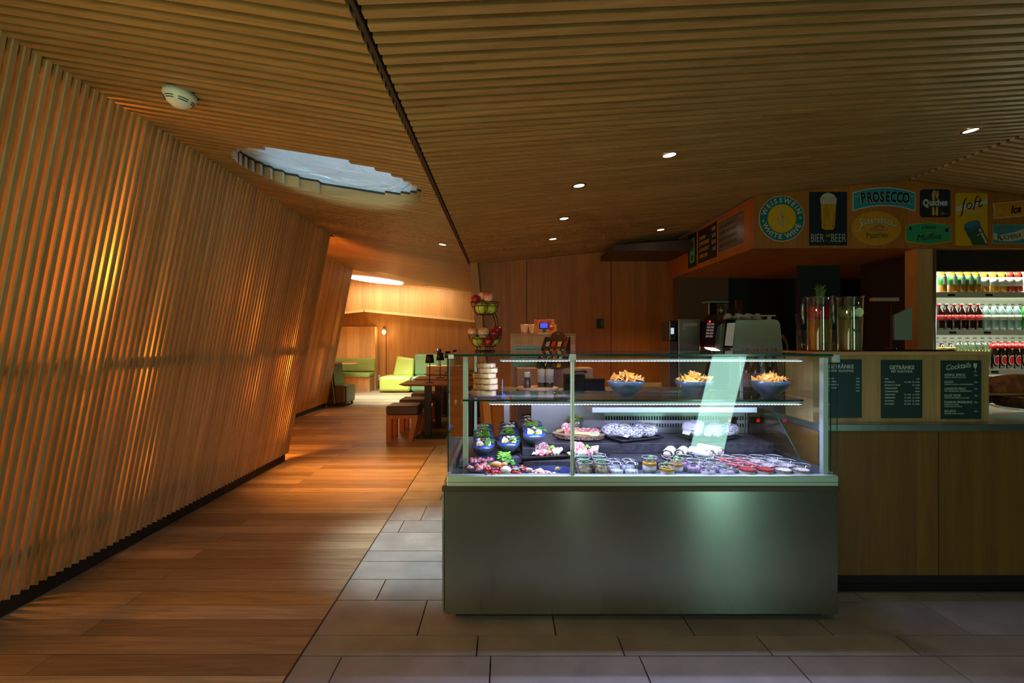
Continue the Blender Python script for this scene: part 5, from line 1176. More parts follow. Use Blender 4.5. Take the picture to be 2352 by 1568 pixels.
def beer(i, x, n):
    t = pbottle('beer_bottle', 'dark bottle with red oval label on the third cooler shelf, %s of five' % nth(i,n), x, 4.235, 1.0805, mat('brown_bottle', (.015,.008,.006), .1, coat=.5), CAPS['cap_red'], LRED, None, None, 'dark bottles with red labels', h=.232, R=.031, zl=(.172,.215), shape='beer')
    g = MB(); mb2 = MB()
    for mbx, s_, rr in ((g,1,.0322),(mb2,.82,.0327)):
        vs = [(0,-rr,.075)]
        for k in range(20):
            a_ = 2*PI*k/20; u = .78*s_*math.copysign(abs(math.cos(a_))**.8, math.cos(a_)); vs.append((rr*math.sin(u), -rr*math.cos(u), .075+.042*s_*math.sin(a_)))
        mbx.add(vs, [(0, 1+k, 1+(k+1)%20) for k in range(20)])
    g.build('label', LWH, t); mb2.build('label_panel', LRED, t)
shelf_row([2287,2304,2321,2337.5,2354], beer)
shelf_row([2268,2288], lambda i,x,n: pbottle('dark_bottle', 'dark bottle on the lowest visible cooler shelf, %s of two' % ['left','right'][i], x, 4.225, .7355, mat('dark_bottle2', (.012,.014,.014), .12, coat=.5), CAPS['cap_black'], mat('label_amber', (.40,.25,.04), .4) if i == 0 else DARK, None, None, 'dark bottles behind the cakes', h=.26, zl=(.13,.17)))
pbottle('clear_bottle', 'clear bottle with yellow cap behind the loaf cake', (2316-CX)*4.225/F, 4.225, .7355, WATR, CAPS['cap_yellow'], LPALE, h=.235)
pbottle('clear_bottle', 'clear bottle with yellow cap at the right edge behind the loaf cake', (2351-CX)*4.225/F, 4.225, .7355, WATR, CAPS['cap_yellow'], LPALE, h=.235)
# ---------------- kitchen counters and machines ----------------
kc = thing('kitchen_counter', 'dark wooden kitchen counter with steel top along the rear wall', 'counter', (0,0,0))
MB().box(1.05, 3.38, 3.72, 4.42, 0, .912).build('cabinet', wood('dark_cabinet', (.09,.04,.015), (.13,.06,.02), 'z'), kc)
MB().box(1.03, 3.40, 3.70, 4.44, .9125, .945).build('worktop', STL, kc, bev=.002)
wt = thing('work_table', 'steel-topped work table behind the display case', 'table', (0,0,0))
MB().box(-.02, 1.46, 3.225, 3.62, .955, .985).build('tabletop', steel('table_steel', (.50,.44,.42), .35), wt, bev=.002)
for x in (.02, 1.42):
    for y in (3.25, 3.59): MB().box(x-.018, x+.018, y-.018, y+.018, 0, .9545).build('leg', STL2, wt)
# espresso machine
YM = 4.0; K4 = YM/F
def m4(px, py): return ((px-CX)*K4, H-(py-CY)*K4)
em = thing('espresso_machine', 'espresso machine with a pale green side plate and a lit group head', 'espresso machine', (1.92, 4.0, .9455))
ox, oz = 1.92, .9455
def pl4(pts, y0, y1, m, name, bev=.003, parent=em):
    mb = MB(); mb.prism([(m4(x,y)[0]-ox, m4(x,y)[1]-oz) for x, y in pts], y0-4.0, y1-4.0, 'y'); return mb.build(name, m, parent, bev=bev)
PG = mat('pale_green_panel', (.46,.60,.54), .38)
pl4([(1669,812),(1676,736),(1764,734.5),(1771,737),(1776,745),(1783,812),(1787,889),(1664,889)], 3.90, 3.93, PG, 'side_plate', .002)
pl4([(1640,750),(1670,730),(1768,736),(1780,889),(1622,889),(1630,800)], 3.931, 4.34, mat('machine_body', (.22,.20,.18), .3, .8), 'body')
pl4([(1622,725),(1640,723),(1632,796),(1607,796),(1603,770),(1611,735)], 3.92, 4.0, mat('control_panel', (.035,.008,.008), .25, coat=.4), 'control_panel')
bb = MB()
for r_ in range(5):
    for c_ in range(2):
        x, y = m4(1618.5+c_*8.5-r_*.9, 745+r_*6.8); bb.box(x-.012-ox, x+.012-ox, -.085, -.079, y-.008-oz, y+.008-oz)
bb.build('button', mat('button_rose', (.30,.20,.20), .5, emit=(.8,.5,.5), es=.12), em)
x, y = m4(1620.5, 739); MB().box(x-.005-ox, x+.005-ox, -.086, -.08, y-.007-oz, y+.007-oz).build('indicator', mat('indicator_red', (.4,.0,.0), .5, emit=(1,.02,.01), es=5), em)
pl4([(1653,735),(1676,734),(1669,798),(1647,796)], 3.895, 3.925, BLKG, 'screen_frame'); pl4([(1657,743),(1674,742),(1668,794),(1651,793)], 3.888, 3.894, mat('screen_glass', (.35,.33,.26), .2, emit=(.8,.75,.6), es=.12), 'screen', .001)
pl4([(1614,797),(1632,799),(1646,806),(1640,807),(1618,801)], 3.91, 3.97, mat('group_lamp', (1,.9,.7), .4, emit=(1,.82,.5), es=7), 'lamp', .0)
for i, px in enumerate((1628, 1636)): 
    x, y = m4(px, 803); MB().lathe([(.007,-.10),(.007,.01)], (x-ox, -.06, y-oz), 12).build('spout', CHR, em)
pl4([(1650,806),(1672,804),(1676,812),(1655,812)], 3.91, 3.96, mat('drip_orange', (.5,.4,.32), .4), 'handle')
# cup rail
rl = MB(); pts = [m4(1684,734), m4(1683,728), m4(1687,725.5), m4(1765,725.5)]
rl.tube([(p[0]-ox, -.09, p[1]-oz) for p in pts], .005, 8); rl.box(m4(1749,730)[0]-ox, m4(1757,730)[0]-ox, -.095, -.085, m4(1,736)[1]-oz, m4(1,727)[1]-oz); rl.box(m4(1683,0)[0]-ox, m4(1767,0)[0]-ox, -.095, -.088, m4(1,727.5)[1]-oz, m4(1,724.5)[1]-oz)
rl.build('cup_rail', PG, em)
hp = thing('bean_hopper', 'dark lidded bean hopper with glass sides left on the espresso machine', 'bean hopper', (m4(1655,0)[0], 4.10, m4(0,728)[1]+.02), 0)
MB().box(-.075,.075,-.05,.05,0,.10).build('hopper', BLKG, hp, bev=.004); MB().box(-.09,.09,-.055,.055,.101,.112).build('lid', mat('hopper_lid', (.20,.28,.28), .25), hp, bev=.002); MB().box(.0,.07,-.054,-.051,.01,.09).build('window', mat('hopper_window', (.15,.26,.27), .15, coat=.5), hp)
CUPM = mat('cup_porcelain', (.62,.52,.46), .35)
ztop = m4(0,734)[1]+.002
for i, px in enumerate((1674,1683,1697,1709,1720,1732,1743)):
    t = thing('coffee_cup', 'white coffee cup upside down on the espresso machine, %s of seven' % nth(i,7), 'cup', (m4(px,0)[0], 4.02+.05*(i%2), ztop-.005), 0, 'cups on top of the espresso machine')
    MB().lathe([(.034,0),(.035,.012),(.031,.034),(.019,.050),(.018,.055),(0,.055)], seg=20).build('cup', CUPM, t)
    hd_ = [(.031,0,.014),(.046,0,.018),(.048,0,.030),(.030,0,.036)]; MB().tube(hd_, .004, 6).build('handle', CUPM, t)
for i, (px, py, hh, r, nm) in enumerate(((1653,723,.085,.033,'short clear glass before the bean hopper'),(1696,708,.095,.026,'clear glass stacked behind the cups, left of the tall one'),(1718,711,.17,.027,'tall brownish glass standing behind the cups'))):
    t = thing('drinking_glass', nm, 'glass', (m4(px,0)[0], 3.97 if i == 0 else 4.16, m4(0,722.5)[1] if i == 0 else ztop), 0)
    MB().shell([(r*.8,0),(r,.01),(r*1.05,hh)], seg=20).build('glass', glass('tumbler_glass', (.72,.66,.60), 2.5), t)
# steel unit left of it
dw = thing('milk_cooler', 'tall steel unit with paper labels left of the espresso machine', 'steel unit', (m4(1582,0)[0], 4.08, .9455))
MB().box(-.105,.07,-.14,.16,0,m4(0,733)[1]-.9455).build('body', steel('warm_steel', (.34,.27,.22), .35), dw, bev=.004)
lb = MB(); lb.box(-.070,.045,-.143,-.1405,.495,.520); lb.box(-.068,-.052,-.143,-.1405,.468,.488); lb.build('label', mat('label_paper', (.42,.34,.30), .6), dw)
cg = thing('coffee_grinder', 'narrow dark device with a small lit display left of the steel unit', 'grinder', (m4(1541,0)[0], 4.05, .9455))
MB().box(-.03,.035,-.10,.10,.0,.375).build('stand', mat('grinder_brown', (.10,.045,.025), .35), cg, bev=.004); MB().box(-.025,.03,-.09,.10,.376,.54).build('head', BLKG, cg, bev=.006)
MB().box(-.015,.010,-.094,-.0905,.43,.48).build('display', mat('lcd_blue', (.2,.3,.4), .4, emit=(.5,.75,1), es=.7), cg); MB().box(-.02,.028,-.096,-.0915,.35,.372).build('tray', WHT, cg)
# chrome tap
tp = thing('kitchen_tap', 'curved chrome kitchen tap right of the espresso machine', 'tap', (m4(1800,0)[0], 4.0, .9455))
MB().tube([(.045,0,0),(.04,0,.22),(.02,0,.36),(-.01,0,.42),(-.04,0,.415),(-.055,0,.38),(-.055,0,.32)], .012, 10).build('spout', CHR, tp)
# syrup bottles behind the case
for i, px in enumerate((1714,1736,1757,1778)):
    Yb = 3.50; t = thing('syrup_bottle', 'clear syrup bottle with a cork-coloured cap behind the glass, %s of four' % nth(i,4), 'bottle', ((px-CX)*Yb/F, Yb, .9455), 0, 'syrup bottles behind the display case')
    MB().lathe([(.030,0),(.034,.006),(.034,.17),(.026,.205),(.013,.235),(.013,.285)], seg=18).build('bottle', mat('syrup_dark', (.05,.04,.035), .12, coat=.5), t)
    MB().lathe([(.018,.286),(.018,.322)], seg=14).build('cap', mat('cork_cap', (.30,.18,.14), .6), t); MB().lathe([(.0345,.05),(.0345,.15)], seg=18).build('label', mat('syrup_label', (.42,.36,.34), .5), t)
ss = thing('side_station', 'low dark station carrying the syrup bottles behind the display case', 'station', (0,0,0)); MB().box(1.50,2.08,3.40,3.66,0,.945).build('cabinet', mat('station_dark', (.05,.03,.02), .5), ss)
# ---------------- till corner ----------------
tc_ = thing('till_cabinet', 'tall wooden cabinet carrying cups, a carton and the card terminal', 'cabinet', (0,0,0))
TW = wood('till_wood', (.36,.18,.09), (.46,.25,.13), 'z')
MB().box(.058,.56,3.85,4.25,0,1.368).build('body', TW, tc_); MB().box(.056,.562,3.845,4.255,1.3685,1.378).build('top_board', TW, tc_)
ts = thing('till_shelf', 'lower wooden cabinet carrying the tea rack', 'cabinet', (0,0,0)); MB().box(.10,.66,3.64,3.84,0,1.118).build('body', TW, ts)
# green information sign
gs = thing('info_sign', 'mint green information sign with small dark lettering before the till cabinet', 'sign', ((1211-CX)*3.84/F, 3.835, 1.119), 0)
MB().box(-.112,.112,-.003,.003,.0,.158).build('plate', mat('info_green', (.13,.30,.24), .5), gs)
lt = MB(); q = random.Random(5)
for r_ in range(5):
    x = -.09
    while x < .085: w_ = q.uniform(.008,.024); lt.box(x, min(x+w_,.095), -.0036, -.003, .135-r_*.022, .141-r_*.022); x += w_+.006
lt.build('lettering', INKB, gs)
# things on the cabinet
PKC = mat('plastic_cup', (.80,.50,.36), .3, var=.25, scale=90, stretch=(1,1,.1))
for i, (px, w_) in enumerate(((1204.5,.031),(1221,.022))):
    t = thing('cup_stack', 'stack of clear plastic cups on the till cabinet, %s of two' % ['left','right'][i], 'cups', ((px-CX)*3.9/F, 3.92, 1.3785), 0, 'stacks of plastic cups')
    MB().lathe([(w_*.72,0),(w_*.75,.01),(w_,.066),(w_,.074),(w_*.9,.074)], seg=20).build('cups', PKC, t)
t = thing('cardboard_box', 'light cardboard box on the till cabinet behind the card terminal', 'box', ((1252-CX)*4.05/F, 4.05, 1.3785)); MB().box(-.09,.09,-.06,.06,0,.075).build('carton', mat('cardboard', (.40,.26,.12), .7), t, bev=.001)
MB().lathe([(.022,0),(.022,.001)], seg=16).build('seal', mat('seal_red', (.45,.03,.02), .5), t, loc=(.045,-.0605,.045), rot=(PI/2,0,0))
RP = two('red_packet_print', (.60,.05,.02), (.75,.42,.25), 60, .5, thr=(.5,.56))
for i in range(3):
    t = thing('tea_packet', 'red printed packet lying on the cardboard box, %s of three' % nth(i,3), 'packet', ((1235+i*15.5-CX)*4.05/F, 4.05, 1.4540), 0, 'red packets on the cardboard box'); MB().box(-.026,.026,-.05,.05,0,.040).build('packet', RP, t, bev=.002)
t = thing('card_terminal', 'black card terminal with a glowing blue screen on the till cabinet', 'card terminal', ((1250-CX)*3.88/F, 3.895, 1.3785), math.radians(-8))
MB().box(-.045,.035,-.025,.03,0,.006).build('base', WHT, t); MB().box(-.010,.014,-.008,.008,.006,.045).build('stand', BLK, t)
ob = MB(); ob.xf = Matrix.Translation((0,-.01,.060)) @ Matrix.Rotation(math.radians(-20),4,'X'); ob.box(-.038,.038,-.008,.010,-.028,.028); ob.xf = None; sc_ = ob.build('screen_housing', BLK, t, bev=.003)
ob = MB(); ob.xf = Matrix.Translation((0,-.01,.060)) @ Matrix.Rotation(math.radians(-20),4,'X'); ob.box(-.029,.029,-.0088,-.0082,-.019,.021); ob.build('screen', mat('screen_blue', (.02,.02,.3), .3, emit=(.06,.07,.85), es=1.1), t)
# tea rack
tr = thing('tea_rack', 'dark tea rack with rows of coloured sachets and a rounded crest', 'tea rack', (.385, 3.735, 1.1185), math.radians(-30))
TRM = mat('rack_brown', (.05,.014,.008), .4)
W2 = .098
for sx in (-W2, W2):
    MB().prism([(-.10,0),(.07,0),(.07,.235),(.045,.235),(-.10,.05)], sx-.003, sx+.003, 'x').build('side_board', TRM, tr)
cr_ = MB(); cr_.prism([(-W2,.0),(W2,.0),(W2,.23)]+[(.062*math.cos(PI*k/12), .232+.045*math.sin(PI*k/12)) for k in range(13)]+[(-W2,.23)], .066, .071, 'y'); cr_.build('back_board', TRM, tr)
em_ = MB(); em_.lathe([(.006,0),(.006,.001)], seg=10); em_.build('emblem', mat('rack_gold', (.45,.25,.08), .4), tr, loc=(0,.0655,.258), rot=(PI/2,0,0))
for k in (-1, 0, 1): MB().prism([(-.095,.004),(.066,.004),(.066,.205),(.040,.205),(-.095,.045)], k*.049-.0015, k*.049+.0015, 'x').build('divider', TRM, tr)
cols = [['sg','sr','sy','sd'],['sd','so','so','sm'],['sr','sw','so','sw'],['sr','sw','sd','sy']]
SC = {'sg':(.25,.26,.25),'sr':(.55,.02,.03),'sy':(.55,.42,.03),'sd':(.22,.03,.02),'so':(.65,.20,.03),'sm':(.25,.50,.25),'sw':(.6,.55,.45)}
SM = {k: two('sachet_'+k, tuple(x*.6 for x in v), v, 45, .4, thr=(.35,.45)) for k, v in SC.items()}
cn_ = {'sg':'grey','sr':'red','sy':'yellow','sd':'dark red','so':'orange','sm':'mint green','sw':'cream'}
for r_ in range(4):
    y = .044-r_*.040; z = .155-r_*.050
    MB().hexa([(-W2,y-.034,z-.012),(W2,y-.034,z-.012),(W2,y+.026,z-.012),(-W2,y+.026,z-.012),(-W2,y-.034,z-.009),(W2,y-.034,z-.009),(W2,y+.026,z-.009),(-W2,y+.026,z-.009)]).build('shelf', TRM, tr)
    MB().box(-W2, W2, y-.036, y-.033, z-.012, z+.006).build('ledge', TRM, tr)
    for c_ in range(4):
        kx = cols[r_][c_]; M_ = tr.matrix_basis @ Matrix.Translation((-.0735+c_*.049, y-.012, z-.007))
        loc = Matrix.Rotation(math.radians(-30),4,'Z') @ Vector((-.0735+c_*.049, y-.012, z-.007)); loc = loc+Vector((.385,3.735,1.1185))
        t = thing('tea_sachet', '%s tea sachet in the rack, row %s from the top, column %s' % (cn_[kx], ['one','two','three','four'][r_], ['one','two','three','four'][c_]), 'tea sachet', loc, 0, 'tea sachets in the rack', rot=(math.radians(-32),0,math.radians(-30)))
        MB().box(-.020,.020,-.004,.004,0,.056).build('sachet', SM[kx], t, bev=.001)
# bottles on a board
t = thing('cutting_board', 'round pale wooden board with bottles behind the glass', 'board', ((1234-CX)*3.38/F, 3.38, .9855)); MB().lathe([(.135,0),(.143,.004),(.143,.018),(.138,.021)], seg=40, sy=.8).build('board', wood('pale_board', (.52,.34,.20), (.64,.44,.28), 'x'), t)
t = thing('pepper_mill', 'small glass pepper mill with a white cap on the round board', 'pepper mill', ((1211-CX)*3.34/F, 3.34, 1.007)); MB().lathe([(.026,0),(.027,.004),(.022,.05),(.021,.068)], seg=18).build('body', mat('pepper_dark', (.06,.045,.04), .2, coat=.5), t); MB().lathe([(.0195,.0685),(.0205,.10),(.019,.104)], seg=18).build('cap', WHT, t)
for i, (px, lx) in enumerate(((1244,'left'),(1262,'right'))):
    Yb = 3.40-.02*i; t = thing('oil_bottle', 'dark oil bottle with a pale label on the round board, %s of two' % lx, 'bottle', ((px-CX)*Yb/F, Yb, 1.007), 0, 'dark oil bottles')
    MB().lathe([(.027,0),(.028,.004),(.028,.13),(.022,.155),(.010,.175),(.009,.205)], seg=18).build('bottle', mat('oil_dark', (.02,.02,.016), .1, coat=.5), t); MB().lathe([(.0285,.030),(.0285,.122)], seg=18).build('label', mat('oil_label', (.50,.46,.44), .6), t)
    MB().lathe([(.006,.2055),(.007,.215),(.003,.24)], seg=10).build('pourer', STL2, t)
SQP = mat('black_plate', (.03,.026,.028), .35)
for st_i, (px, n_, Yb) in enumerate(((1318,11,3.36),(1363,8,3.36))):
    for k in range(n_):
        t = tag(MB().hexa([(-.060,-.060,0),(.060,-.060,0),(.060,.060,0),(-.060,.060,0),(-.070,-.070,.0092),(.070,-.070,.0092),(.070,.070,.0092),(-.070,.070,.0092)]).build('square_plate', SQP, bev=.0015), 'square black plate in the %s stack behind the glass, %s from the bottom' % (['taller left','lower right'][st_i], ORD[k]), 'plate', 'stacked square black plates')
        t.location = ((px-CX)*Yb/F, Yb, .9855+k*.0105); t.rotation_euler = (0,0,((k*37)%5-2)*.012)
t = thing('serving_tongs', 'dark curved serving tool lying on the taller plate stack', 'serving tool', ((1330-CX)*3.36/F, 3.36, 1.1015)); MB().tube([(-.05,0,.004),(-.01,0,.014),(.03,0,.016),(.055,0,.004)], [.004,.008,.010,.006], 8).build('tool', BLK, t)
# wall panel
t = thing('wall_display', 'small black glossy control panel on the orange wooden rear wall', 'control panel', (1.192, 6.0985, 1.53)); MB().box(-.043,.043,-.014,0,-.057,.057).build('housing', BLK, t, bev=.002); MB().box(.008,.037,-.0155,-.0142,-.04,.048).build('reflecting_strip', mat('panel_teal', (.06,.16,.15), .15, coat=.6), t)
# ---------------- fruit basket ----------------
fb = thing('fruit_basket', 'two-tier black wire fruit basket on the left end of the display case', 'fruit basket', (-.110, 2.90, 1.263))
WR = mat('black_wire', (.012,.010,.010), .4, .5)
def ringp(r, z, n=32, cx=0, cy=0): return [(cx+r*math.cos(2*PI*i/n), cy+r*math.sin(2*PI*i/n), z) for i in range(n)]
def basket(zb_, zt, rt, cx=0):
    mb = MB(); mid = zt-(zt-zb_)*.34; rm = rt*.90
    mb.tube(ringp(rt, zt, 36, cx), .0022, 6, closed=True); mb.tube(ringp(rm, mid, 36, cx), .0018, 6, closed=True); mb.tube(ringp(rt*.55, zb_, 28, cx), .0020, 6, closed=True)
    for k in range(12):
        a = 2*PI*k/12; c, s_ = math.cos(a), math.sin(a); mb.tube([(cx+rm*c, rm*s_, mid), (cx+rt*.80*c, rt*.80*s_, mid-(mid-zb_)*.55), (cx+rt*.55*c, rt*.55*s_, zb_)], .0014, 5)
        # scroll between the two upper rings
        pts = []
        for j in range(16):
            u = j/15; an = a+.02+u*.36; rr = rm+(rt-rm)*.5; zz = (mid+zt)/2+(zt-mid)*.38*math.cos(u*PI); pts.append((cx+rr*math.cos(an), rr*math.sin(an), zz))
        for j in range(10):
            th = j/9*5.2; r2 = (zt-mid)*.30*(1-j/11); an = a+.38-r2*math.sin(th)*7*.9+.02; pts.append((cx+(rm+(rt-rm)*.5)*math.cos(an), (rm+(rt-rm)*.5)*math.sin(an), (mid+zt)/2-r2*math.cos(th)*.95))
        mb.tube(pts, .0011, 4)
    for k in range(5): d = rt*.55*(k-2)/2.6; h_ = math.sqrt((rt*.55)**2-d*d); mb.tube([(cx+d,-h_,zb_),(cx+d,h_,zb_)], .0012, 4)
    return mb
basket(.026, .094, .101).build('lower_basket', WR, fb); basket(.215, .287, .085, .0).build('upper_basket', WR, fb)
st = MB(); st.tube(ringp(.060, .003, 28), .0028, 6, closed=True)
for k in range(4): a = 2*PI*k/4+.6; st.tube([(.058*math.cos(a), .058*math.sin(a), .003), (.052*math.cos(a), .052*math.sin(a), .014), (.056*math.cos(a), .056*math.sin(a), .026)], .002, 5)
for yy in (.012, -.012): st.tube([(.060,yy,.026),(.062,yy,.10),(.060,yy,.17),(.046,yy,.217)] if yy > 0 else [(.082,yy+.03,.05),(.080,yy+.03,.12),(.072,yy+.02,.19),(.058,yy+.01,.225)], .0026, 6)
st.build('stand', WR, fb)
def amat(name, c1, c2, sc_=3): return two(name, c1, c2, sc_, .22, thr=(.4,.62), detail=4)
AR = amat('apple_red', (.38,.01,.015), (.55,.03,.03)); APK = amat('apple_pink', (.62,.10,.08), (.80,.45,.25), 16); AD = amat('apple_dark_red', (.22,.004,.012), (.38,.01,.02)); AY = amat('apple_yellow', (.42,.42,.03), (.60,.52,.05)); APL = amat('apple_pale', (.72,.28,.18), (.82,.58,.32), 14)
STM = mat('apple_stem', (.08,.04,.02), .7)
def apple(label, x, y, z, m, r=.031, rz=0):
    t = thing('apple', label, 'apple', (-.110+x, 2.90+y, 1.263+z), 0, 'apples in the wire basket', rot=(.3*math.sin(rz*3), .25*math.cos(rz*5), rz))
    MB().lathe([(0,.10*r-r+.12*r),(.25*r,-.93*r),(.62*r,-.80*r),(.90*r,-.40*r),(1.0*r,.08*r),(.93*r,.50*r),(.68*r,.82*r),(.38*r,.90*r),(.12*r,.78*r),(0,.66*r)], seg=20).build('apple_body', m, t)
    MB().tube([(0,0,.66*r),(.04*r,0,.95*r),(.12*r,0,1.15*r)], .0012, 5).build('stem', STM, t)
A = 'in the lower wire basket'; B = 'in the upper wire basket'
for args in [('pale pink apple on top at the left '+A, -.072,-.02,.112, APL,.029), ('pale pink apple on top in the middle '+A, -.008,-.045,.108, APL,.033), ('bright red apple piled at the right rear '+A, .072,.02,.118, AR,.031), ('dark red apple piled at the right front '+A, .055,-.038,.100, AD,.032),
             ('yellow-green apple resting low at the left '+A, -.040,-.040,.060, AY,.031), ('red apple resting low in the middle '+A, .020,-.040,.056, AR,.028), ('yellow apple resting low at the right '+A, .062,.012,.060, AY,.026), ('red apple at the rear '+A, -.01,.045,.064, AR,.033), ('red apple on top at the rear '+A, .0,.03,.112, AR,.026),
             ('dark red apple at the left '+B, -.055,-.012,.302, AD,.027), ('pink apple on the summit '+B, -.012,.012,.326, APK,.029), ('pink apple on top at the right '+B, .022,-.022,.314, APK,.030), ('yellow-green apple low at the left '+B, -.022,-.030,.252, AY,.034), ('yellow-green apple low at the right '+B, .038,.004,.252, AY,.032), ('red apple low at the rear '+B, -.035,.042,.256, AR,.027)]:
    apple(*args, rz=int(abs(args[1])*1000) % 7)
# ---------------- lamps in the ceiling, smoke detector ----------------
LENS = mat('lamp_lens', (1,.95,.85), .4, emit=(1,.86,.66), es=14)
for i, (px, py, x, y) in enumerate(DL):
    nm = ['brightest downlight in the middle of the right slatted ceiling','downlight left of the ceiling middle, towards the seam','downlight at the far right of the slatted ceiling','second downlight from the rear wall above the till','downlight nearest the rear wall above the till','small downlight beside the dark vent box','downlight in the left ceiling above the dining passage'][i]
    sl_ = math.atan(.1) if x > -.4 else -math.atan(-.16)
    t = thing('ceiling_light', nm, 'downlight', (x, y, zc(x)), 0, 'recessed ceiling downlights', rot=(0, -math.atan(.1) if x > -.4 else math.atan(.16), 0))
    MB().lathe([(.036,.004),(.036,-.003),(.048,-.003),(.050,.0)], seg=28, cap=False).build('trim_ring', BLK if i else STL2, t); MB().lathe([(.0355,-.002),(.0355,.002)], seg=24).build('lens', LENS, t)
sd = Vector(((414-CX)*1,0,0)); Y = 978.6/((780-212)+.16*(414-CX)); xs = (414-CX)*Y/F
t = thing('smoke_detector', 'round white smoke detector under the left slatted ceiling', 'smoke detector', (xs, Y, zc(xs)), 0, None, rot=(0, math.atan(.16), 0))
MB().lathe([(.066,0),(.067,-.022),(.060,-.030),(.045,-.052),(.022,-.066),(.0,-.068)][::-1], seg=36).build('housing', mat('detector_white', (.62,.70,.62), .4), t)
g = MB()
for k in range(6):
    for z0, r0 in ((-.036,.0575),(-.044,.0525)):
        pts = [((r0)*math.cos(2*PI*k/6+u*.12), (r0)*math.sin(2*PI*k/6+u*.12), z0) for u in range(7)]; g.tube(pts, .0018, 5)
g.build('vent_slot', DARK, t)
# ---------------- dining area ----------------
TT = wood('table_oak', (.36,.17,.05), (.48,.25,.09), 'x'); IRON = mat('table_iron', (.035,.030,.028), .45, .4)
def table():
    t = thing('dining_table', 'x', 'table', (0,0,0), 0, 'dining tables in a row behind the display case')
    a = MB(); L, D = 1.25, .62
    lo = [(.07,.05,.712),(L-.07,.05,.712),(L-.07,D-.05,.712),(.07,D-.05,.712)]; hi = [(0,0,.735),(L,0,.735),(L,D,.735),(0,D,.735)]; top = [(0,0,.742),(L,0,.742),(L,D,.742),(0,D,.742)]
    a.hexa(lo+hi); a.hexa(hi+top); a.build('tabletop', TT, t)
    for x in (.34,):
        MB().box(x-.045, x+.045, .26, .34, .012, .711).build('leg', IRON, t); MB().box(x-.14, x+.26, .08, .54, 0, .012).build('base_plate', IRON, t)
    MB().box(L-.34-.045, L-.34+.045, .26, .34, .012, .711).build('leg', IRON, t); MB().box(L-.56, L-.12, .08, .54, 0, .012).build('base_plate', IRON, t)
    return t
T0 = table(); TY = [6.50, 7.35, 8.40, 9.45]
tl = ['dining table nearest the display case, its pointed oak top lowest in view','second dining table from the display case','third dining table from the display case','dining table furthest back in the row']
for i, y in enumerate(TY):
    if i == 0: T0.location = (-1.385, y, 0); T0['label'] = tl[0]
    else: dup(T0, (-1.36, y, 0), tl[i])
SEATM = mat('stool_leather', (.055,.048,.030), .45); STW = wood('stool_wood', (.32,.12,.04), (.42,.18,.06), 'z')
def stool():
    t = thing('stool', 'x', 'stool', (0,0,0), 0, 'leather stools at the dining tables')
    MB().box(0,.42,0,.40,.345,.463).build('seat', SEATM, t, bev=.022, seg=3)
    MB().box(.004,.416,.004,.396,.300,.344).build('apron', STW, t)
    for (xa, xb, ya) in ((.004,.075,.004),(.004,.075,.326)): MB().box(xa,xb,ya,ya+.07,0,.2995).build('leg', STW, t)
    for ya in (.004,.326): MB().hexa([(.29,ya,0),(.345,ya,0),(.345,ya+.07,0),(.29,ya+.07,0),(.35,ya,.2995),(.416,ya,.2995),(.416,ya+.07,.2995),(.35,ya+.07,.2995)]).build('leg', STW, t)
    return t
S0 = stool(); SY = [6.42, 7.14, 7.95, 8.95]
sl2 = ['brown leather stool nearest the viewer at the first dining table','second leather stool from the front, mostly behind the first','third leather stool from the front at the dining tables','rearmost leather stool in the row']
for i, (y, x) in enumerate(zip(SY, (-1.54, -1.52, -1.50, -1.18))):
    if i == 0: S0.location = (x, y, 0); S0['label'] = sl2[0]
    else: dup(S0, (x, y, 0), sl2[i])
def tlamp():
    t = thing('table_lamp', 'x', 'table lamp', (0,0,0), 0, 'black table lamps')
    MB().box(-.055,.055,-.055,.055,0,.010).build('base', BLK, t, bev=.002); MB().lathe([(.0065,.0105),(.0065,.285)], seg=10).build('stem', IRON, t)
    MB().shell([(.062,.270),(.048,.385)], seg=28, t=.002).build('shade', BLK, t); MB().lathe([(.030,.286),(.030,.292)], seg=16).build('diffuser', mat('lamp_diffuser', (.6,.5,.4), .5, emit=(1,.7,.4), es=.4), t)
    return t
L0 = tlamp(); LP = [(987,6.75,'foremost black table lamp on the nearest dining table'),(1011,7.62,'second black table lamp from the front, on the second table'),(1028,8.66,'third black table lamp from the front, partly behind the display case'),(1044,9.72,'rearmost black table lamp above the display case corner')]
for i, (px, y, lb_) in enumerate(LP):
    x = (px-CX)*y/F
    if i == 0: L0.location = (x, y, .7425); L0['label'] = lb_
    else: dup(L0, (x, y, .7425), lb_)
dup(L0, ((1008-CX)*11.2/F, 11.2, .745), 'small black table lamp on the pale wooden box far behind the tables')
LIME = mat('lime_leather', (.42,.52,.10), .42, var=.06, scale=3); SAGE = mat('sage_leather', (.14,.26,.12), .42, var=.08, scale=3); SAGE2 = mat('bench_green_leather', (.22,.36,.13), .4)
# lime sofa: base with a leaning back cushion
t = thing('lounge_sofa', 'lime green leather lounge sofa with a raised back against the far wall', 'sofa', (-3.14, 12.35, 0))
MB().box(0,.79,0,.95,.02,.40).build('seat', LIME, t, bev=.07, seg=4)
MB().hexa([(.22,.58,.38),(.765,.58,.38),(.765,.93,.38),(.22,.93,.38),(.31,.66,.90),(.775,.66,.83),(.775,.90,.83),(.31,.90,.90)]).build('backrest', LIME, t, bev=.05, seg=3)
t = thing('lounge_chair', 'sage green leather lounge seat right of the lime sofa', 'sofa', (-2.335, 12.35, 0))
MB().box(.0,1.15,0,.95,.02,.40).build('seat', SAGE, t, bev=.07, seg=4); MB().box(-.02,1.1,.62,.92,.38,.96).build('backrest', SAGE, t, bev=.06, seg=3)
bx = tag(MB().box(-1.72,-.95,10.9,11.4,0,.745).build('wooden_box', OAKF), 'pale wooden box counter behind the rearmost dining table', 'box counter')
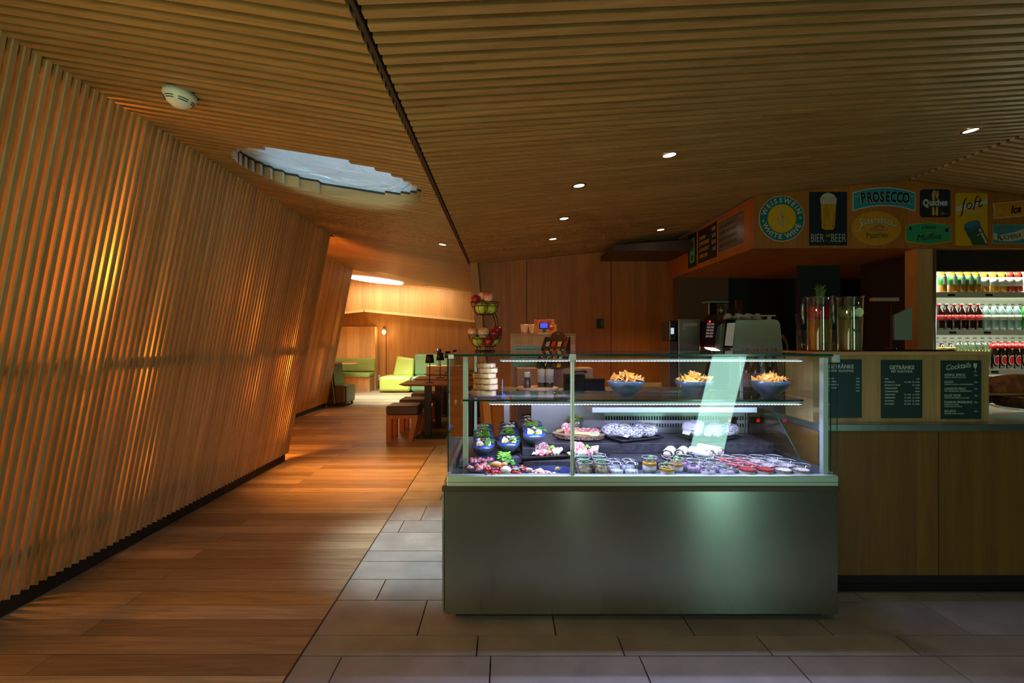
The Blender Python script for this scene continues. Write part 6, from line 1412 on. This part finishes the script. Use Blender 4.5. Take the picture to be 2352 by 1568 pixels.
# booth at the left
bp = thing('booth_bench', 'oak bench with green leather seat and back cushion in the booth', 'bench', (0,0,0))
XB0, XB1 = -5.1, -3.42
MB().box(XB0,XB1,12.55,13.0,0,.37).build('base', OAKF, bp); MB().box(XB0,XB1,12.50,13.0,.371,.48).build('seat', SAGE2, bp, bev=.03, seg=3); MB().box(XB0,XB1+.02,12.95,13.05,.50,.84).build('backrest', SAGE2, bp, bev=.03, seg=3)
MB().hexa([(XB0,13.06,0),(XB1+.02,13.06,0),(XB1+.02,13.34,0),(XB0,13.34,0),(XB0,13.06,1.68),(XB1-.0,13.06,1.68),(XB1-.0,13.34,1.68),(XB0,13.34,1.68)]).build('high_panel', wood('booth_oak', (.50,.30,.13), (.62,.40,.19), 'z', 'x', .32), bp)
t = thing('round_table', 'small oak table on one grey leg before the booth bench', 'table', (-4.05, 12.0, 0)); MB().lathe([(.44,.735),(.47,.75),(.47,.762)], seg=40).build('tabletop', TT, t); MB().lathe([(.045,.012),(.045,.7345)], seg=16).build('leg', mat('leg_grey', (.10,.11,.08), .5), t); MB().lathe([(.24,0),(.24,.012)], seg=30).build('base_plate', IRON, t)
t = thing('side_table', 'open oak cube side table behind the dark lounge chair', 'side table', (-3.95, 10.75, 0)); MB().box(-.32,.30,0,.42,.42,.455).box(-.32,-.28,0,.42,0,.4195).box(.26,.30,0,.42,0,.4195).build('frame', OAKF, t)
BRL = mat('brown_leather', (.055,.050,.030), .42); 
t = thing('lounge_chair', 'dark brown leather lounge chair beside the slatted screen', 'lounge chair', (-3.26, 9.80, 0))
t.rotation_euler = (0,0,0)
MB().box(-.30,.12,0,.62,.04,.42).build('seat', BRL, t, bev=.05, seg=3)
MB().hexa([(-.36,-.02,.02),(-.06,-.02,.02),(-.06,.64,.02),(-.36,.64,.02),(-.38,-.02,.86),(-.16,-.02,.86),(-.16,.64,.86),(-.38,.64,.86)]).build('backrest', mat('brown_leather_dark', (.020,.014,.010), .4), t, bev=.04, seg=3)
for (x, y) in ((-.25,.08),(.07,.08),(.07,.54),(-.25,.54)): MB().box(x-.02,x+.02,y-.02,y+.02,0,.045).build('foot', BLK, t)
# floor lamp with bare bulb
t = thing('floor_lamp', 'slim floor lamp with a glowing bare bulb against the far wall', 'floor lamp', ((887-CX)*13.2/F, 13.2, 0))
MB().tube([(0,0,.01),(0,0,1.62),(-.01,0,1.68),(-.045,0,1.70),(-.06,0,1.68)], .008, 8).build('pole', BLK, t); MB().lathe([(.10,0),(.10,.01)], seg=24).build('base', BLK, t)
MB().lathe([(.022,1.60),(.022,1.67),(.012,1.68)], (-.06,0,0), 14).build('socket', BLK, t)
MB().ell((-.06,0,1.535), .052, .052, .065, 16, 12).build('bulb', mat('bulb_glow', (1,.6,.25), .3, emit=(1,.50,.14), es=9), t)
light('POINT', 'floor_lamp_light', (-.06+(887-CX)*13.2/F, 13.05, 1.53), 6, (1,.6,.25), shadow_soft_size=.05)
t = thing('power_socket', 'white power socket low on the far wooden wall', 'socket', ((867-CX)*13.38/F, 13.3995, .30)); MB().box(-.075,.075,-.015,0,-.075,.075).build('plate', WHT, t, bev=.008); MB().lathe([(.03,0),(.03,.003)], seg=16).build('outlet', BLK, t, loc=(0,-.0155,0), rot=(PI/2,0,0))
t = thing('cable', 'black cable hanging from the white power socket to the floor', 'cable', ((865-CX)*13.35/F, 13.36, 0)); MB().tube([(.02,0,.29),(-.01,-.03,.20),(0,-.03,.08),(.02,-.06,.012),(.04,-.10,.012),(-.02,-.14,.04),(.03,-.20,.012)], .010, 6).build('cord', BLK, t)
# bright round ceiling window of the far room
w5 = MB(); w5.lathe([(.62,0),(.62,.03)], (0,0,0), 48, sy=.8)
o = w5.build('window_5', mat('far_skylight_glow', (1,1,.9), .5, emit=(1,.93,.74), es=5)); o.location = (-3.0, 11.6, zl(-3.0, 11.6)-.045); o.rotation_euler = (0, math.atan(.105), 0); struct(o)
